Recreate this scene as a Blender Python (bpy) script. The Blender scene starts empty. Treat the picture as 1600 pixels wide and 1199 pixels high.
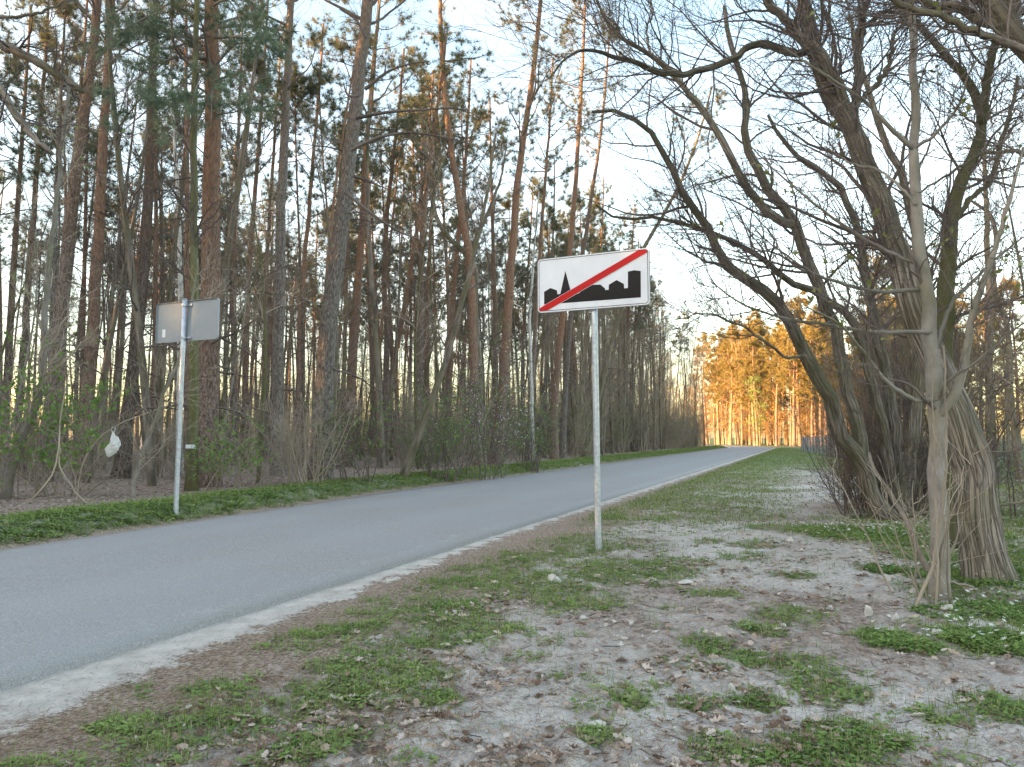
import bpy, bmesh, math
import numpy as np

sc = bpy.context.scene
col = sc.collection
R = np.random.default_rng(11)

# ------------------------------------------------------------------ camera, sky, sun, exposure
CZ = 1.3
F = 1202.0
PT = math.atan(84.5 / F)
cd = bpy.data.cameras.new('camera')
cam = bpy.data.objects.new('camera', cd)
col.objects.link(cam)
cam.location = (0, 0, CZ)
cam.rotation_euler = (math.pi / 2 + PT, 0, 0)
cd.sensor_width = 36
cd.lens = F / 1600 * 36
cd.clip_start = 0.05
cd.clip_end = 4000
sc.camera = cam

SUN_EL = math.radians(5.0)
SUN_AZ = math.radians(-110)          # clockwise from +Y
w = bpy.data.worlds.new('World')
sc.world = w
w.use_nodes = True
nt = w.node_tree
nt.nodes.clear()
o_ = nt.nodes.new('ShaderNodeOutputWorld')
bg = nt.nodes.new('ShaderNodeBackground')
sky = nt.nodes.new('ShaderNodeTexSky')
sky.sky_type = 'NISHITA'
sky.sun_disc = False
sky.sun_elevation = SUN_EL
sky.sun_rotation = SUN_AZ
sky.air_density = 1.0
sky.dust_density = 1.5
sky.ozone_density = 1.0
# thin high cloud veil
tc = nt.nodes.new('ShaderNodeTexCoord')
mp = nt.nodes.new('ShaderNodeMapping')
mp.inputs['Scale'].default_value = (1.0, 1.0, 3.2)
nz = nt.nodes.new('ShaderNodeTexNoise')
nz.inputs['Scale'].default_value = 1.6
nz.inputs['Detail'].default_value = 7
nz.inputs['Roughness'].default_value = 0.55
rp = nt.nodes.new('ShaderNodeValToRGB')
rp.color_ramp.elements[0].position = 0.42
rp.color_ramp.elements[0].color = (0.05, 0.05, 0.05, 1)
rp.color_ramp.elements[1].position = 0.75
rp.color_ramp.elements[1].color = (0.42, 0.42, 0.42, 1)
mx = nt.nodes.new('ShaderNodeMix')
mx.data_type = 'RGBA'
mx.inputs['B'].default_value = (2.42, 2.30, 2.26, 1)
nt.links.new(tc.outputs['Generated'], mp.inputs['Vector'])
nt.links.new(mp.outputs['Vector'], nz.inputs['Vector'])
nt.links.new(nz.outputs['Fac'], rp.inputs['Fac'])
nt.links.new(rp.outputs['Color'], mx.inputs['Factor'])
nt.links.new(sky.outputs['Color'], mx.inputs['A'])
nt.links.new(mx.outputs['Result'], bg.inputs['Color'])
bg.inputs['Strength'].default_value = 0.15
nt.links.new(bg.outputs['Background'], o_.inputs['Surface'])

sl = bpy.data.lights.new('sun', 'SUN')
sl.energy = 4.2
sl.angle = math.radians(0.5)
sl.color = (1.0, 0.56, 0.22)
so = bpy.data.objects.new('sun', sl)
col.objects.link(so)
so.rotation_euler = (math.pi / 2 - SUN_EL, 0, math.pi - SUN_AZ)
so.location = (-40, 0, 60)

sc.view_settings.view_transform = 'Standard'
sc.view_settings.look = 'None'
sc.view_settings.gamma = 1
sc.view_settings.use_curve_mapping = False
sc.view_settings.exposure = 3.0
sc.cycles.max_bounces = 5
sc.cycles.diffuse_bounces = 3
sc.cycles.glossy_bounces = 2
sc.cycles.transmission_bounces = 2

# ------------------------------------------------------------------ coordinates
def ray(px, py):
    dx = (px - 800) / F
    dy = (599.5 - py) / F
    return np.array([dx, math.cos(PT) - dy * math.sin(PT), math.sin(PT) + dy * math.cos(PT)])

def P(px, py, Y):
    d = ray(px, py)
    return d * (Y / d[1]) + np.array([0, 0, CZ])

HEAD = math.radians(20.9)
SU = np.array([math.sin(HEAD), math.cos(HEAD)])
NL = np.array([-math.cos(HEAD), math.sin(HEAD)])
NC, HALF = 6.55, 2.55
S1, RAD = 102.0, 52.0
CEN = SU * S1 + NL * (NC + RAD)

def left_half(s):
    return 2.02 + .70 * np.clip((np.asarray(s, float) - 4.5) / 11, 0, 1)

def road_sn(x, y):
    """arc length along the road and lateral offset from its centre (left positive)"""
    x = np.asarray(x, float); y = np.asarray(y, float)
    s = x * SU[0] + y * SU[1]
    n = x * NL[0] + y * NL[1] - NC
    qx, qy = x - CEN[0], y - CEN[1]
    r = np.hypot(qx, qy)
    ph = np.arctan2(qx * SU[0] + qy * SU[1], -(qx * NL[0] + qy * NL[1]))
    arc = (s > S1) & (ph > 0) & (ph < 2.2) & (r > 6)
    s = np.where(arc, S1 + RAD * ph, s)
    n = np.where(arc, RAD - r, n)
    return s, np.where(n > 0, n * HALF / left_half(s), n)

def road_pt(s, n):
    s = np.asarray(s, float); n = np.asarray(n, float)
    n = np.where(n > 0, n * left_half(s) / HALF, n)
    ph = np.maximum(s - S1, 0) / RAD
    x0 = SU[0] * s + NL[0] * (NC + n); y0 = SU[1] * s + NL[1] * (NC + n)
    r = RAD - n
    x1 = CEN[0] + r * (np.sin(ph) * SU[0] - np.cos(ph) * NL[0])
    y1 = CEN[1] + r * (np.sin(ph) * SU[1] - np.cos(ph) * NL[1])
    a = s > S1
    return np.where(a, x1, x0), np.where(a, y1, y0)

def vnoise(x, y, seed=0):
    x = np.asarray(x, float); y = np.asarray(y, float)
    xi = np.floor(x).astype(np.int64); yi = np.floor(y).astype(np.int64)
    fx = x - xi; fy = y - yi
    fx = fx * fx * (3 - 2 * fx); fy = fy * fy * (3 - 2 * fy)
    def h(i, j):
        v = (i * 374761393 + j * 668265263 + seed * 974634777) & 0xffffffff
        v = ((v ^ (v >> 13)) * 1274126177) & 0xffffffff
        v = (v ^ (v >> 16)) & 0xffff
        return v / 65535.0
    return (h(xi, yi) * (1 - fx) + h(xi + 1, yi) * fx) * (1 - fy) + (h(xi, yi + 1) * (1 - fx) + h(xi + 1, yi + 1) * fx) * fy

def fbm(x, y, seed=0, oct=4):
    a, t, m = 0.5, 0, 0
    for k in range(oct):
        t = t + a * vnoise(x * 2 ** k, y * 2 ** k, seed + k); m += a; a *= 0.5
    return t / m

def sst(v, a, b):
    t = np.clip((v - a) / (b - a), 0, 1)
    return t * t * (3 - 2 * t)

def ground_h(x, y, fine=True):
    x = np.asarray(x, float); y = np.asarray(y, float)
    s, n = road_sn(x, y)
    dl = n - HALF
    dr = -n - HALF
    z = -0.035 + 0.0 * n
    z = z + 0.26 * sst(dl, 0.2, 1.2) + 0.10 * sst(dl, 3, 9) * (fbm(x * .4, y * .4, 3) - .3)
    z = z + 0.035 * sst(dr, 0.25, 1.2)
    if fine:
        dist = np.hypot(x, y)
        f = sst(dr, .4, 1.6) + 0.6 * sst(dl, 0.5, 2)
        z = z + f * (0.11 * (fbm(x * .55, y * .55, 7) - .5))
        nr = np.clip(1 - dist / 22, 0, 1)
        lump = np.abs(fbm(x * 4.2, y * 4.2, 21, 3) - .5)
        z = z + f * nr * (0.13 * (lump - .12) + 0.045 * (fbm(x * 11, y * 11, 33, 3) - .5))
    return z

def GP(px, py):
    """ground point seen at photo pixel px, py"""
    z = 0.0
    for _ in range(8):
        d = ray(px, py)
        t = (z - CZ) / d[2]
        q = d * t
        z = float(ground_h(q[0], q[1]))
    return np.array([q[0], q[1], z])

def gz(x, y):
    return float(ground_h(x, y))

def project(p):
    p = np.asarray(p, float)
    v = p - np.array([0, 0, CZ])
    zc = v[..., 1] * math.cos(PT) + v[..., 2] * math.sin(PT)
    yc = -v[..., 1] * math.sin(PT) + v[..., 2] * math.cos(PT)
    zs = np.where(zc > 0.05, zc, 0.05)
    return 800 + F * v[..., 0] / zs, 599.5 - F * yc / zs, zc

# ------------------------------------------------------------------ mesh helpers
class Geo:
    def __init__(self):
        self.v, self.f, self.m, self.t, self.b, self.n = [], [], [], [], [], 0
    def add(self, V, Fa, mat=0, tint=0.5, bk=None):
        V = np.asarray(V, np.float32).reshape(-1, 3)
        Fa = np.asarray(Fa, np.int64)
        if len(V) == 0 or len(Fa) == 0:
            return self
        self.v.append(V)
        self.b.append(V if bk is None else np.asarray(bk, np.float32).reshape(-1, 3))
        self.f.append(Fa + self.n)
        self.m.append(np.full(len(Fa), mat, np.int32))
        t = np.asarray(tint, np.float32)
        self.t.append(np.full(len(V), t, np.float32) if t.ndim == 0 else t.reshape(-1))
        self.n += len(V)
        return self
    def mesh(self, name, mats, smooth=True):
        V = np.concatenate(self.v)
        me = bpy.data.meshes.new(name)
        me.vertices.add(len(V))
        me.vertices.foreach_set('co', V.ravel())
        loops = np.concatenate([f.ravel() for f in self.f]).astype(np.int32)
        sizes = np.concatenate([np.full(len(f), f.shape[1], np.int32) for f in self.f])
        starts = np.concatenate([[0], np.cumsum(sizes)[:-1]]).astype(np.int32)
        me.loops.add(len(loops))
        me.loops.foreach_set('vertex_index', loops)
        me.polygons.add(len(sizes))
        me.polygons.foreach_set('loop_start', starts)
        me.polygons.foreach_set('material_index', np.concatenate(self.m))
        me.polygons.foreach_set('use_smooth', np.full(len(sizes), bool(smooth)))
        for m in mats:
            me.materials.append(m)
        a = me.attributes.new('tint', 'FLOAT', 'POINT')
        a.data.foreach_set('value', np.concatenate(self.t))
        if any(q is not v for q, v in zip(self.b, self.v)) and len(V) < 60000:
            a = me.attributes.new('bk', 'FLOAT_VECTOR', 'POINT')
            a.data.foreach_set('vector', np.concatenate(self.b).astype(np.float32).ravel())
        me.update(calc_edges=True)
        me.validate()
        return me
    def build(self, name, mats, parent=None, loc=(0, 0, 0), smooth=True):
        if not isinstance(mats, (list, tuple)):
            mats = [mats]
        o = bpy.data.objects.new(name, self.mesh(name, mats, smooth))
        col.objects.link(o)
        o.location = loc
        if parent is not None:
            o.parent = parent
        return o

def props(o, label=None, cat=None, group=None, kind=None):
    if label: o['label'] = label
    if cat: o['category'] = cat
    if group: o['group'] = group
    if kind: o['kind'] = kind
    return o

def thing(name, loc, label, cat, group=None):
    o = bpy.data.objects.new(name, None)
    o.empty_display_size = 0.2
    col.objects.link(o)
    o.location = tuple(float(c) for c in loc)
    return props(o, label, cat, group)

def copy_tree(o, parent=None):
    c = o.copy()
    col.objects.link(c)
    c.parent = parent
    for ch in list(o.children):
        copy_tree(ch, c)
    return c

def unit(a):
    return a / np.maximum(np.linalg.norm(a, axis=-1, keepdims=True), 1e-9)

def frames(T):
    """two unit vectors perpendicular to T (...,3)"""
    T = unit(T)
    ref = np.where(np.abs(T[..., 2:3]) < 0.9, np.array([0, 0, 1.0]), np.array([1.0, 0, 0]))
    A = unit(np.cross(ref, T))
    return A, np.cross(T, A)

def tubes(geo, pts, rad, S=4, mat=0, tint=0.5, ripple=0.0, cap=False):
    """pts (N,K,3), rad (N,K): N tapered tubes with S sides"""
    pts = np.asarray(pts, float); rad = np.asarray(rad, float)
    if pts.ndim == 2:
        pts = pts[None]; rad = rad[None]
    N, K, _ = pts.shape
    if N == 0:
        return geo
    T = np.gradient(pts, axis=1)
    mean = unit(pts[:, -1] - pts[:, 0])
    ref = np.where(np.abs(mean[:, 2:3]) < 0.8, np.array([0, 0, 1.0]), np.array([0.97, 0.2, 0]))[:, None, :]
    T = unit(T)
    A = unit(np.cross(np.broadcast_to(ref, T.shape), T))
    B = np.cross(T, A)
    an = np.arange(S) * 2 * math.pi / S
    c = np.cos(an)[None, None, :, None]; s_ = np.sin(an)[None, None, :, None]
    rr = rad[:, :, None, None]
    arc = np.concatenate([np.zeros((N, 1)), np.cumsum(np.linalg.norm(np.diff(pts, axis=1), axis=2), axis=1)], 1)
    r0 = rad.max(1)[:, None, None, None]
    bk = np.concatenate([np.broadcast_to(r0 * c, (N, K, S, 1)), np.broadcast_to(r0 * s_, (N, K, S, 1)), np.broadcast_to(arc[:, :, None, None], (N, K, S, 1))], -1)
    bk = bk + R.uniform(0, 20, (N, 1, 1, 3))
    if ripple > 0 and S >= 20:
        th = np.broadcast_to(an[None, None, :] / (2 * math.pi) * round(S / 3.2), (N, K, S))
        al = np.broadcast_to(arc[:, :, None] * 1.6, (N, K, S))
        rn = fbm(th + .6 * vnoise(th * .7, al * 2, 5), al, 12, 2)
        prof = 1 + ripple * 2.2 * (np.abs(rn - .5) * 3.0 - .4)
        rr = rr * prof[..., None]
    elif ripple > 0:
        prof = 1 + ripple * (R.random((N, 1, S, 1)) - .5) * 2 + ripple * .7 * (R.random((N, K, S, 1)) - .5)
        rr = rr * prof
    V = pts[:, :, None, :] + rr * (A[:, :, None, :] * c + B[:, :, None, :] * s_)
    idx = np.arange(N * K * S).reshape(N, K, S)
    a = idx[:, :-1, :]; b = idx[:, 1:, :]
    Q = np.stack([a, np.roll(a, -1, 2), np.roll(b, -1, 2), b], -1).reshape(-1, 4)
    t = np.asarray(tint, float)
    if t.ndim == 1:
        t = np.repeat(t, K * S)
    geo.add(V.reshape(-1, 3), Q, mat, t, bk)
    if cap:
        base = geo.n - N * K * S
        for e in (0, K - 1):
            ring = idx[:, e, :] + base
            if e == 0:
                ring = ring[:, ::-1]
            geo.f.append(ring.astype(np.int64)); geo.m.append(np.full(N, mat, np.int32))
    return geo

def spline(ctrl, K):
    """Catmull-Rom resample of control rows (M,C) to K rows"""
    c = np.asarray(ctrl, float)
    M = len(c)
    if M == 2:
        t = np.linspace(0, 1, K)[:, None]
        return c[:1] * (1 - t) + c[1:] * t
    d = np.concatenate([[0], np.cumsum(np.linalg.norm(np.diff(c[:, :3], axis=0), axis=1) + 1e-9)])
    u = np.linspace(0, d[-1], K)
    out = np.empty((K, c.shape[1]))
    g = np.gradient(c, d, axis=0)
    i = np.clip(np.searchsorted(d, u, 'right') - 1, 0, M - 2)
    h = (d[i + 1] - d[i])[:, None]
    t = ((u - d[i]) / (d[i + 1] - d[i]))[:, None]
    return (2 * t**3 - 3 * t**2 + 1) * c[i] + (t**3 - 2 * t**2 + t) * h * g[i] + (-2 * t**3 + 3 * t**2) * c[i + 1] + (t**3 - t**2) * h * g[i + 1]

def grow(pts, rad, per, t0, t1, L, ang, bias=(0, 0, 0), seg=6, wig=0.15, rr=0.55, rmin=0.002, lprof=0.6, rcap=1e9, idx=None, t=None, ln=None):
    """children of polylines. L=(lo,hi) length; ang=(lo,hi) degrees from the parent; bias added to the heading each step"""
    N, K, _ = pts.shape
    if idx is None:
        idx = np.repeat(np.arange(N), per)
        t = t0 + (t1 - t0) * R.random(len(idx))
    n = len(idx)
    f = t * (K - 1)
    i = np.minimum(f.astype(int), K - 2)
    wt = (f - i)[:, None]
    p = pts[idx, i] * (1 - wt) + pts[idx, i + 1] * wt
    r = rad[idx, i] * (1 - wt[:, 0]) + rad[idx, i + 1] * wt[:, 0]
    tan = unit(pts[idx, i + 1] - pts[idx, i])
    A, B = frames(tan)
    roll = R.random(n) * 2 * math.pi
    a = np.radians(ang[0] + (ang[1] - ang[0]) * R.random(n))
    d = tan * np.cos(a)[:, None] + (A * np.cos(roll)[:, None] + B * np.sin(roll)[:, None]) * np.sin(a)[:, None]
    if ln is None:
        ln = (L[0] + (L[1] - L[0]) * R.random(n)) * (1 - lprof * (t - t0) / max(t1 - t0, 1e-6))
    out = np.empty((n, seg + 1, 3))
    out[:, 0] = p
    bias = np.asarray(bias, float)
    for k in range(seg):
        d = unit(d + R.normal(0, wig, (n, 3)) + bias / seg)
        out[:, k + 1] = out[:, k] + d * (ln / seg)[:, None]
    r0 = np.minimum(np.maximum(r * rr * (0.7 + .5 * R.random(n)), rmin), rcap)
    q = np.linspace(0, 1, seg + 1)[None]
    orad = np.maximum(r0[:, None] * (1 - 0.82 * q), rmin * .6)
    return out, orad

def place(geo, tv, tf, org, X, Y, Z, scl, mat=0, tint=0.5):
    """copies of a small template (tv, tf) at frames X,Y,Z"""
    n = len(org)
    if n == 0:
        return
    scl = np.asarray(scl, float)
    if scl.ndim == 1:
        scl = np.repeat(scl[:, None], 3, 1)
    L = tv[None] * scl[:, None, :]
    V = org[:, None, :] + L[..., 0:1] * X[:, None] + L[..., 1:2] * Y[:, None] + L[..., 2:3] * Z[:, None]
    k = len(tv)
    Fi = tf[None] + (np.arange(n) * k)[:, None, None]
    t = np.asarray(tint, float)
    if t.ndim == 1:
        t = np.repeat(t, k)
    geo.add(V.reshape(-1, 3), Fi.reshape(-1, tf.shape[1]), mat, t)

def rand_frames(d):
    A, B = frames(d)
    r = R.random(len(d)) * 2 * math.pi
    c, s = np.cos(r)[:, None], np.sin(r)[:, None]
    return unit(d), A * c + B * s, B * c - A * s

# templates
def tuft_template(n, seed, wid=.055, back=0.15):
    g = np.random.default_rng(seed)
    V, Fc = [], []
    for k in range(n):
        d = g.normal(0, 1, 3); d /= np.linalg.norm(d)
        d[0] = abs(d[0]) * 1.0 + .25 - back
        d /= np.linalg.norm(d)
        side = np.cross(d, g.normal(0, 1, 3)); side /= np.linalg.norm(side)
        l = .75 + .5 * g.random()
        b = np.array([-.25 * g.random(), 0, 0])
        V += [b + side * wid, b - side * wid, b + d * l]
        Fc.append([3 * k, 3 * k + 1, 3 * k + 2])
    return np.array(V), np.array(Fc)
TUFTS = [tuft_template(18, k, .030) for k in range(4)]
BIGTUFT = [tuft_template(9, 40 + k, .08) for k in range(2)]
LEAFT = (np.array([[0, 0, 0], [.5, .3, .06], [1, 0, -.05], [.5, -.3, .06]]), np.array([[0, 1, 2], [0, 2, 3]]))
_a = [(0, 0), (.18, .10), (.30, .30), (.42, .17), (.58, .36), (.70, .18), (.84, .22), (1, 0), (.84, -.22), (.70, -.18), (.58, -.36), (.42, -.17), (.30, -.30), (.18, -.10)]
OAK = (np.array([[x, y, 0.55 * (x - .5) ** 2 + 1.3 * y * y] for x, y in _a] + [[.5, 0, 0]]), np.array([[k, (k + 1) % 14, 14] for k in range(14)]))
OVAL = (np.array([[0, 0, 0], [.3, .26, .12], [.7, .24, .16], [1, 0, .05], [.7, -.24, .16], [.3, -.26, .12], [.5, 0, 0]]), np.array([[k, (k + 1) % 6, 6] for k in range(6)]))
BLADE = (np.array([[0, .5, 0], [0, -.5, 0], [.5, .35, .06], [.5, -.35, .06], [1, 0, .28]]), np.array([[0, 1, 3], [0, 3, 2], [2, 3, 4]]))
STRIP = (np.array([[0, .5, 0], [0, -.5, 0], [1, -.3, 0], [1, .3, 0]]), np.array([[0, 1, 2], [0, 2, 3]]))

# ------------------------------------------------------------------ materials
def mat(name):
    m = bpy.data.materials.new(name)
    m.use_nodes = True
    t = m.node_tree
    return m, t, t.nodes['Principled BSDF']

def node(t, kind, **kw):
    n = t.nodes.new(kind)
    for k, v in kw.items():
        if k.startswith('_'):
            setattr(n, k[1:], v)
        else:
            n.inputs[k].default_value = v
    return n

def ramp(t, src, stops):
    n = t.nodes.new('ShaderNodeValToRGB')
    e = n.color_ramp.elements
    while len(e) > 1:
        e.remove(e[-1])
    for k, (p, c) in enumerate(stops):
        x = e[0] if k == 0 else e.new(p)
        x.position = p
        x.color = (*c, 1) if len(c) == 3 else c
    t.links.new(src, n.inputs['Fac'])
    return n.outputs['Color']

def mixc(t, f, a, b, mode='MIX'):
    n = t.nodes.new('ShaderNodeMix')
    n.data_type = 'RGBA'
    n.blend_type = mode
    for s, v in (('Factor', f), ('A', a), ('B', b)):
        if hasattr(v, 'is_linked') or hasattr(v, 'links'):
            t.links.new(v, n.inputs[s])
        elif isinstance(v, (int, float)):
            n.inputs[s].default_value = v
        else:
            n.inputs[s].default_value = (*v, 1)
    return n.outputs['Result']

def math_(t, op, a, b=0.0, c=None):
    n = t.nodes.new('ShaderNodeMath')
    n.operation = op
    for k, v in enumerate((a, b) if c is None else (a, b, c)):
        if hasattr(v, 'links'):
            t.links.new(v, n.inputs[k])
        else:
            n.inputs[k].default_value = v
    return n.outputs[0]

def noise(t, vec, scale, detail=4, rough=.55):
    n = node(t, 'ShaderNodeTexNoise', Scale=scale, Detail=detail, Roughness=rough)
    if vec is not None:
        t.links.new(vec, n.inputs['Vector'])
    return n.outputs['Fac']

def bump(t, b, h, strength, dist):
    n = node(t, 'ShaderNodeBump', Strength=strength, Distance=dist)
    t.links.new(h, n.inputs['Height'])
    t.links.new(n.outputs['Normal'], b.inputs['Normal'])

def objco(t, scale=(1, 1, 1)):
    c = t.nodes.new('ShaderNodeTexCoord')
    m = node(t, 'ShaderNodeMapping', Scale=scale)
    t.links.new(c.outputs['Object'], m.inputs['Vector'])
    return m.outputs['Vector'], c.outputs['Object']

def node_map(t, src, s):
    m_ = node(t, 'ShaderNodeMapping', Scale=s)
    t.links.new(src.outputs['Vector'], m_.inputs['Vector'])
    return m_.outputs['Vector']

def bark(name, dark, light, upper=None, z0=4, z1=9, moss=None, moss_amt=.4, ridge=1.0, vs=.22, scale=9.0, birch=False):
    m, t, b = mat(name)
    _, raw = objco(t)
    bka = node(t, 'ShaderNodeAttribute', _attribute_name='bk')
    bm_ = node(t, 'ShaderNodeMapping', Scale=(1, 1, vs))
    t.links.new(bka.outputs['Vector'], bm_.inputs['Vector'])
    v = bm_.outputs['Vector']
    n1 = noise(t, v, scale, 6, .66)
    n2 = noise(t, raw, 1.3, 3)
    c = ramp(t, n1, [(.37, dark), (.60, light)])
    crack = None
    if ridge > 1.05:
        vc = node(t, 'ShaderNodeTexVoronoi', _feature='DISTANCE_TO_EDGE', Scale=scale * .95, Randomness=1.0)
        wv = node(t, 'ShaderNodeMix', _data_type='RGBA', _blend_type='LINEAR_LIGHT')
        wv.inputs['Factor'].default_value = .035
        nn = node(t, 'ShaderNodeTexNoise', Scale=scale * .7, Detail=3.0)
        t.links.new(v, nn.inputs['Vector'])
        t.links.new(v, wv.inputs['A']); t.links.new(nn.outputs['Color'], wv.inputs['B'])
        t.links.new(wv.outputs['Result'], vc.inputs['Vector'])
        crack = ramp(t, vc.outputs['Distance'], [(.0, (.25, .25, .25)), (.10, (1, 1, 1))])
        c = mixc(t, crack, tuple(x * .85 for x in dark), c)
    if upper is not None:
        sx = t.nodes.new('ShaderNodeSeparateXYZ')
        t.links.new(raw, sx.inputs[0])
        zf = math_(t, 'ADD', sx.outputs['Z'], math_(t, 'MULTIPLY', n2, 4.0))
        mr = node(t, 'ShaderNodeMapRange')
        mr.inputs['From Min'].default_value = z0 + 2
        mr.inputs['From Max'].default_value = z1 + 2
        t.links.new(zf, mr.inputs['Value'])
        up = ramp(t, n1, [(.36, tuple(x * .55 for x in upper)), (.56, upper)])
        c = mixc(t, mr.outputs['Result'], c, up)
    if moss is not None:
        mf = ramp(t, n2, [(.5 - moss_amt * .35, (0, 0, 0)), (.72 - moss_amt * .2, (1, 1, 1))])
        c = mixc(t, math_(t, 'MULTIPLY', mf, .75), c, moss)
    if birch:
        nb = noise(t, node_map(t, bka, (1, 1, 5.0)), 5.0, 4, .6)
        c = mixc(t, ramp(t, nb, [(.60, (0, 0, 0)), (.66, (1, 1, 1))]), c, (.03, .028, .026))
    oi = t.nodes.new('ShaderNodeObjectInfo')
    hs = node(t, 'ShaderNodeHueSaturation')
    t.links.new(math_(t, 'MULTIPLY_ADD', oi.outputs['Random'], .45, .78), hs.inputs['Value'])
    t.links.new(c, hs.inputs['Color'])
    t.links.new(hs.outputs['Color'], b.inputs['Base Color'])
    b.inputs['Roughness'].default_value = .9
    b.inputs['Specular IOR Level'].default_value = .2
    bump(t, b, n1 if crack is None else math_(t, 'ADD', n1, math_(t, 'MULTIPLY', crack, .8)), min(1.0, .9 * ridge), .03)
    return m

def leafy(name, stops, rough=.55, trans=.25, spec=.3):
    """thin foliage: colour varies by the per-leaf tint attribute, some light passes through"""
    m, t, b = mat(name)
    a = node(t, 'ShaderNodeAttribute', _attribute_name='tint')
    c = ramp(t, a.outputs['Fac'], stops)
    t.links.new(c, b.inputs['Base Color'])
    b.inputs['Roughness'].default_value = rough
    b.inputs['Specular IOR Level'].default_value = spec
    if trans > 0:
        tr = t.nodes.new('ShaderNodeBsdfTranslucent')
        t.links.new(c, tr.inputs['Color'])
        ms = node(t, 'ShaderNodeMixShader', Fac=trans)
        out = t.nodes['Material Output']
        t.links.new(b.outputs['BSDF'], ms.inputs[1])
        t.links.new(tr.outputs['BSDF'], ms.inputs[2])
        t.links.new(ms.outputs['Shader'], out.inputs['Surface'])
    return m

def plain(name, c, rough=.6, metal=0.0, spec=.5, var=.0, scale=20, bmp=0):
    m, t, b = mat(name)
    b.inputs['Roughness'].default_value = rough
    b.inputs['Metallic'].default_value = metal
    b.inputs['Specular IOR Level'].default_value = spec
    v, raw = objco(t)
    n = noise(t, raw, scale, 5)
    t.links.new(ramp(t, n, [(.3, tuple(x * (1 - var) for x in c)), (.7, tuple(min(1, x * (1 + var)) for x in c))]), b.inputs['Base Color'])
    if bmp:
        bump(t, b, n, .6, bmp)
    return m

M = {}
M['pine_bark'] = bark('pine_bark', (.115, .09, .077), (.31, .25, .215), (.27, .165, .115), 4.5, 10, ridge=1.2, vs=.5, scale=15)
M['pine_red'] = bark('pine_bark_red', (.125, .09, .076), (.33, .24, .20), (.33, .195, .135), 2.0, 7, ridge=1.1, vs=.5, scale=15)
M['pine_grey'] = bark('pine_bark_grey', (.115, .097, .087), (.32, .275, .25), (.25, .18, .14), 8, 15, ridge=1.2, vs=.5, scale=15)
M['mossy'] = bark('mossy_bark', (.07, .062, .045), (.17, .15, .11), moss=(.115, .12, .045), moss_amt=.8, scale=10)
M['dark_bark'] = bark('dark_bark', (.095, .077, .064), (.25, .21, .175), moss=(.10, .10, .045), moss_amt=.25, scale=9)
M['rough_bark'] = bark('furrowed_bark', (.11, .092, .078), (.35, .305, .26), moss=(.15, .14, .08), moss_amt=.3, vs=.09, scale=22, ridge=1.1)
M['smooth_bark'] = bark('smooth_grey_bark', (.18, .16, .14), (.28, .255, .23), moss=(.15, .14, .085), moss_amt=.2, vs=.8, scale=5, ridge=.25)
M['birch_bark'] = bark('birch_bark', (.42, .40, .37), (.62, .60, .57), birch=True, scale=5, ridge=.4)
M['twig'] = bark('twig_bark', (.09, .072, .066), (.19, .155, .14), scale=4, ridge=.2)
M['twig_pale'] = bark('pale_twig_bark', (.23, .19, .15), (.40, .34, .27), scale=4, ridge=.2)
M['needle'] = leafy('pine_needle', [(0, (.085, .105, .06)), (.5, (.125, .145, .085)), (.8, (.165, .155, .085)), (1, (.24, .18, .105))], trans=.28)
M['needle_blue'] = leafy('pine_needle_fresh', [(0, (.12, .17, .115)), (.5, (.165, .225, .15)), (1, (.21, .25, .16))], trans=.35)
M['needle_sun_tint'] = leafy('pine_needle_sun_tint', [(0, (.15, .135, .05)), (.5, (.23, .195, .07)), (1, (.32, .22, .085))], trans=.3)  # yellowed needles of the far pines, low sun's gold put into the colour
M['young'] = leafy('young_leaf', [(0, (.12, .22, .05)), (.5, (.18, .30, .07)), (1, (.27, .36, .11))], trans=.4)
M['bud'] = leafy('opening_bud', [(0, (.14, .15, .05)), (1, (.27, .28, .10))], trans=.35)
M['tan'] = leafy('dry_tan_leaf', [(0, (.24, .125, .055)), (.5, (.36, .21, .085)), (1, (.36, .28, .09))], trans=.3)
M['dead'] = leafy('dead_leaf', [(0, (.13, .085, .058)), (.3, (.27, .19, .14)), (.7, (.41, .325, .26)), (1, (.53, .45, .385))], trans=.1, rough=.8, spec=.15)
M['straw'] = leafy('brown_pine_needle', [(0, (.13, .075, .045)), (.6, (.24, .155, .10)), (1, (.38, .29, .20))], trans=0, rough=.85, spec=.1)
M['grass'] = leafy('green_grass', [(0, (.10, .155, .045)), (.45, (.185, .265, .075)), (.8, (.26, .32, .11)), (1, (.46, .40, .26))], trans=.3, rough=.8, spec=.1)
M['weed'] = leafy('green_weed_leaf', [(0, (.105, .175, .055)), (.5, (.19, .285, .085)), (1, (.29, .36, .12))], trans=.3, rough=.8, spec=.1)
M['petal'] = leafy('white_petal', [(0, (.72, .73, .70)), (1, (.85, .85, .82))], trans=.3)
M['stone'] = plain('chalk_stone', (.50, .475, .435), .85, var=.22, scale=14, bmp=.01)
M['galv'] = plain('galvanised_steel', (.48, .52, .58), .42, .55, var=.20, scale=22)
M['alu'] = plain('grey_painted_back', (.29, .315, .345), .55, .1, var=.04, scale=8)
M['white'] = plain('white_sheeting', (.70, .72, .79), .4, var=.05, scale=5)
M['black'] = plain('black_sheeting', (.010, .010, .013), .32, spec=.22)
M['red'] = plain('red_sheeting', (.50, .012, .014), .35, spec=.2)
M['plastic'] = leafy('white_plastic_film', [(0, (.66, .65, .64)), (1, (.78, .78, .77))], trans=.25, rough=.4)
M['label_paper'] = plain('white_paper', (.72, .74, .76), .7)
M['wood_grey'] = plain('weathered_wood', (.20, .16, .13), .9, var=.35, scale=9)
M['wire'] = plain('fence_wire', (.30, .34, .38), .5, .4)
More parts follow.
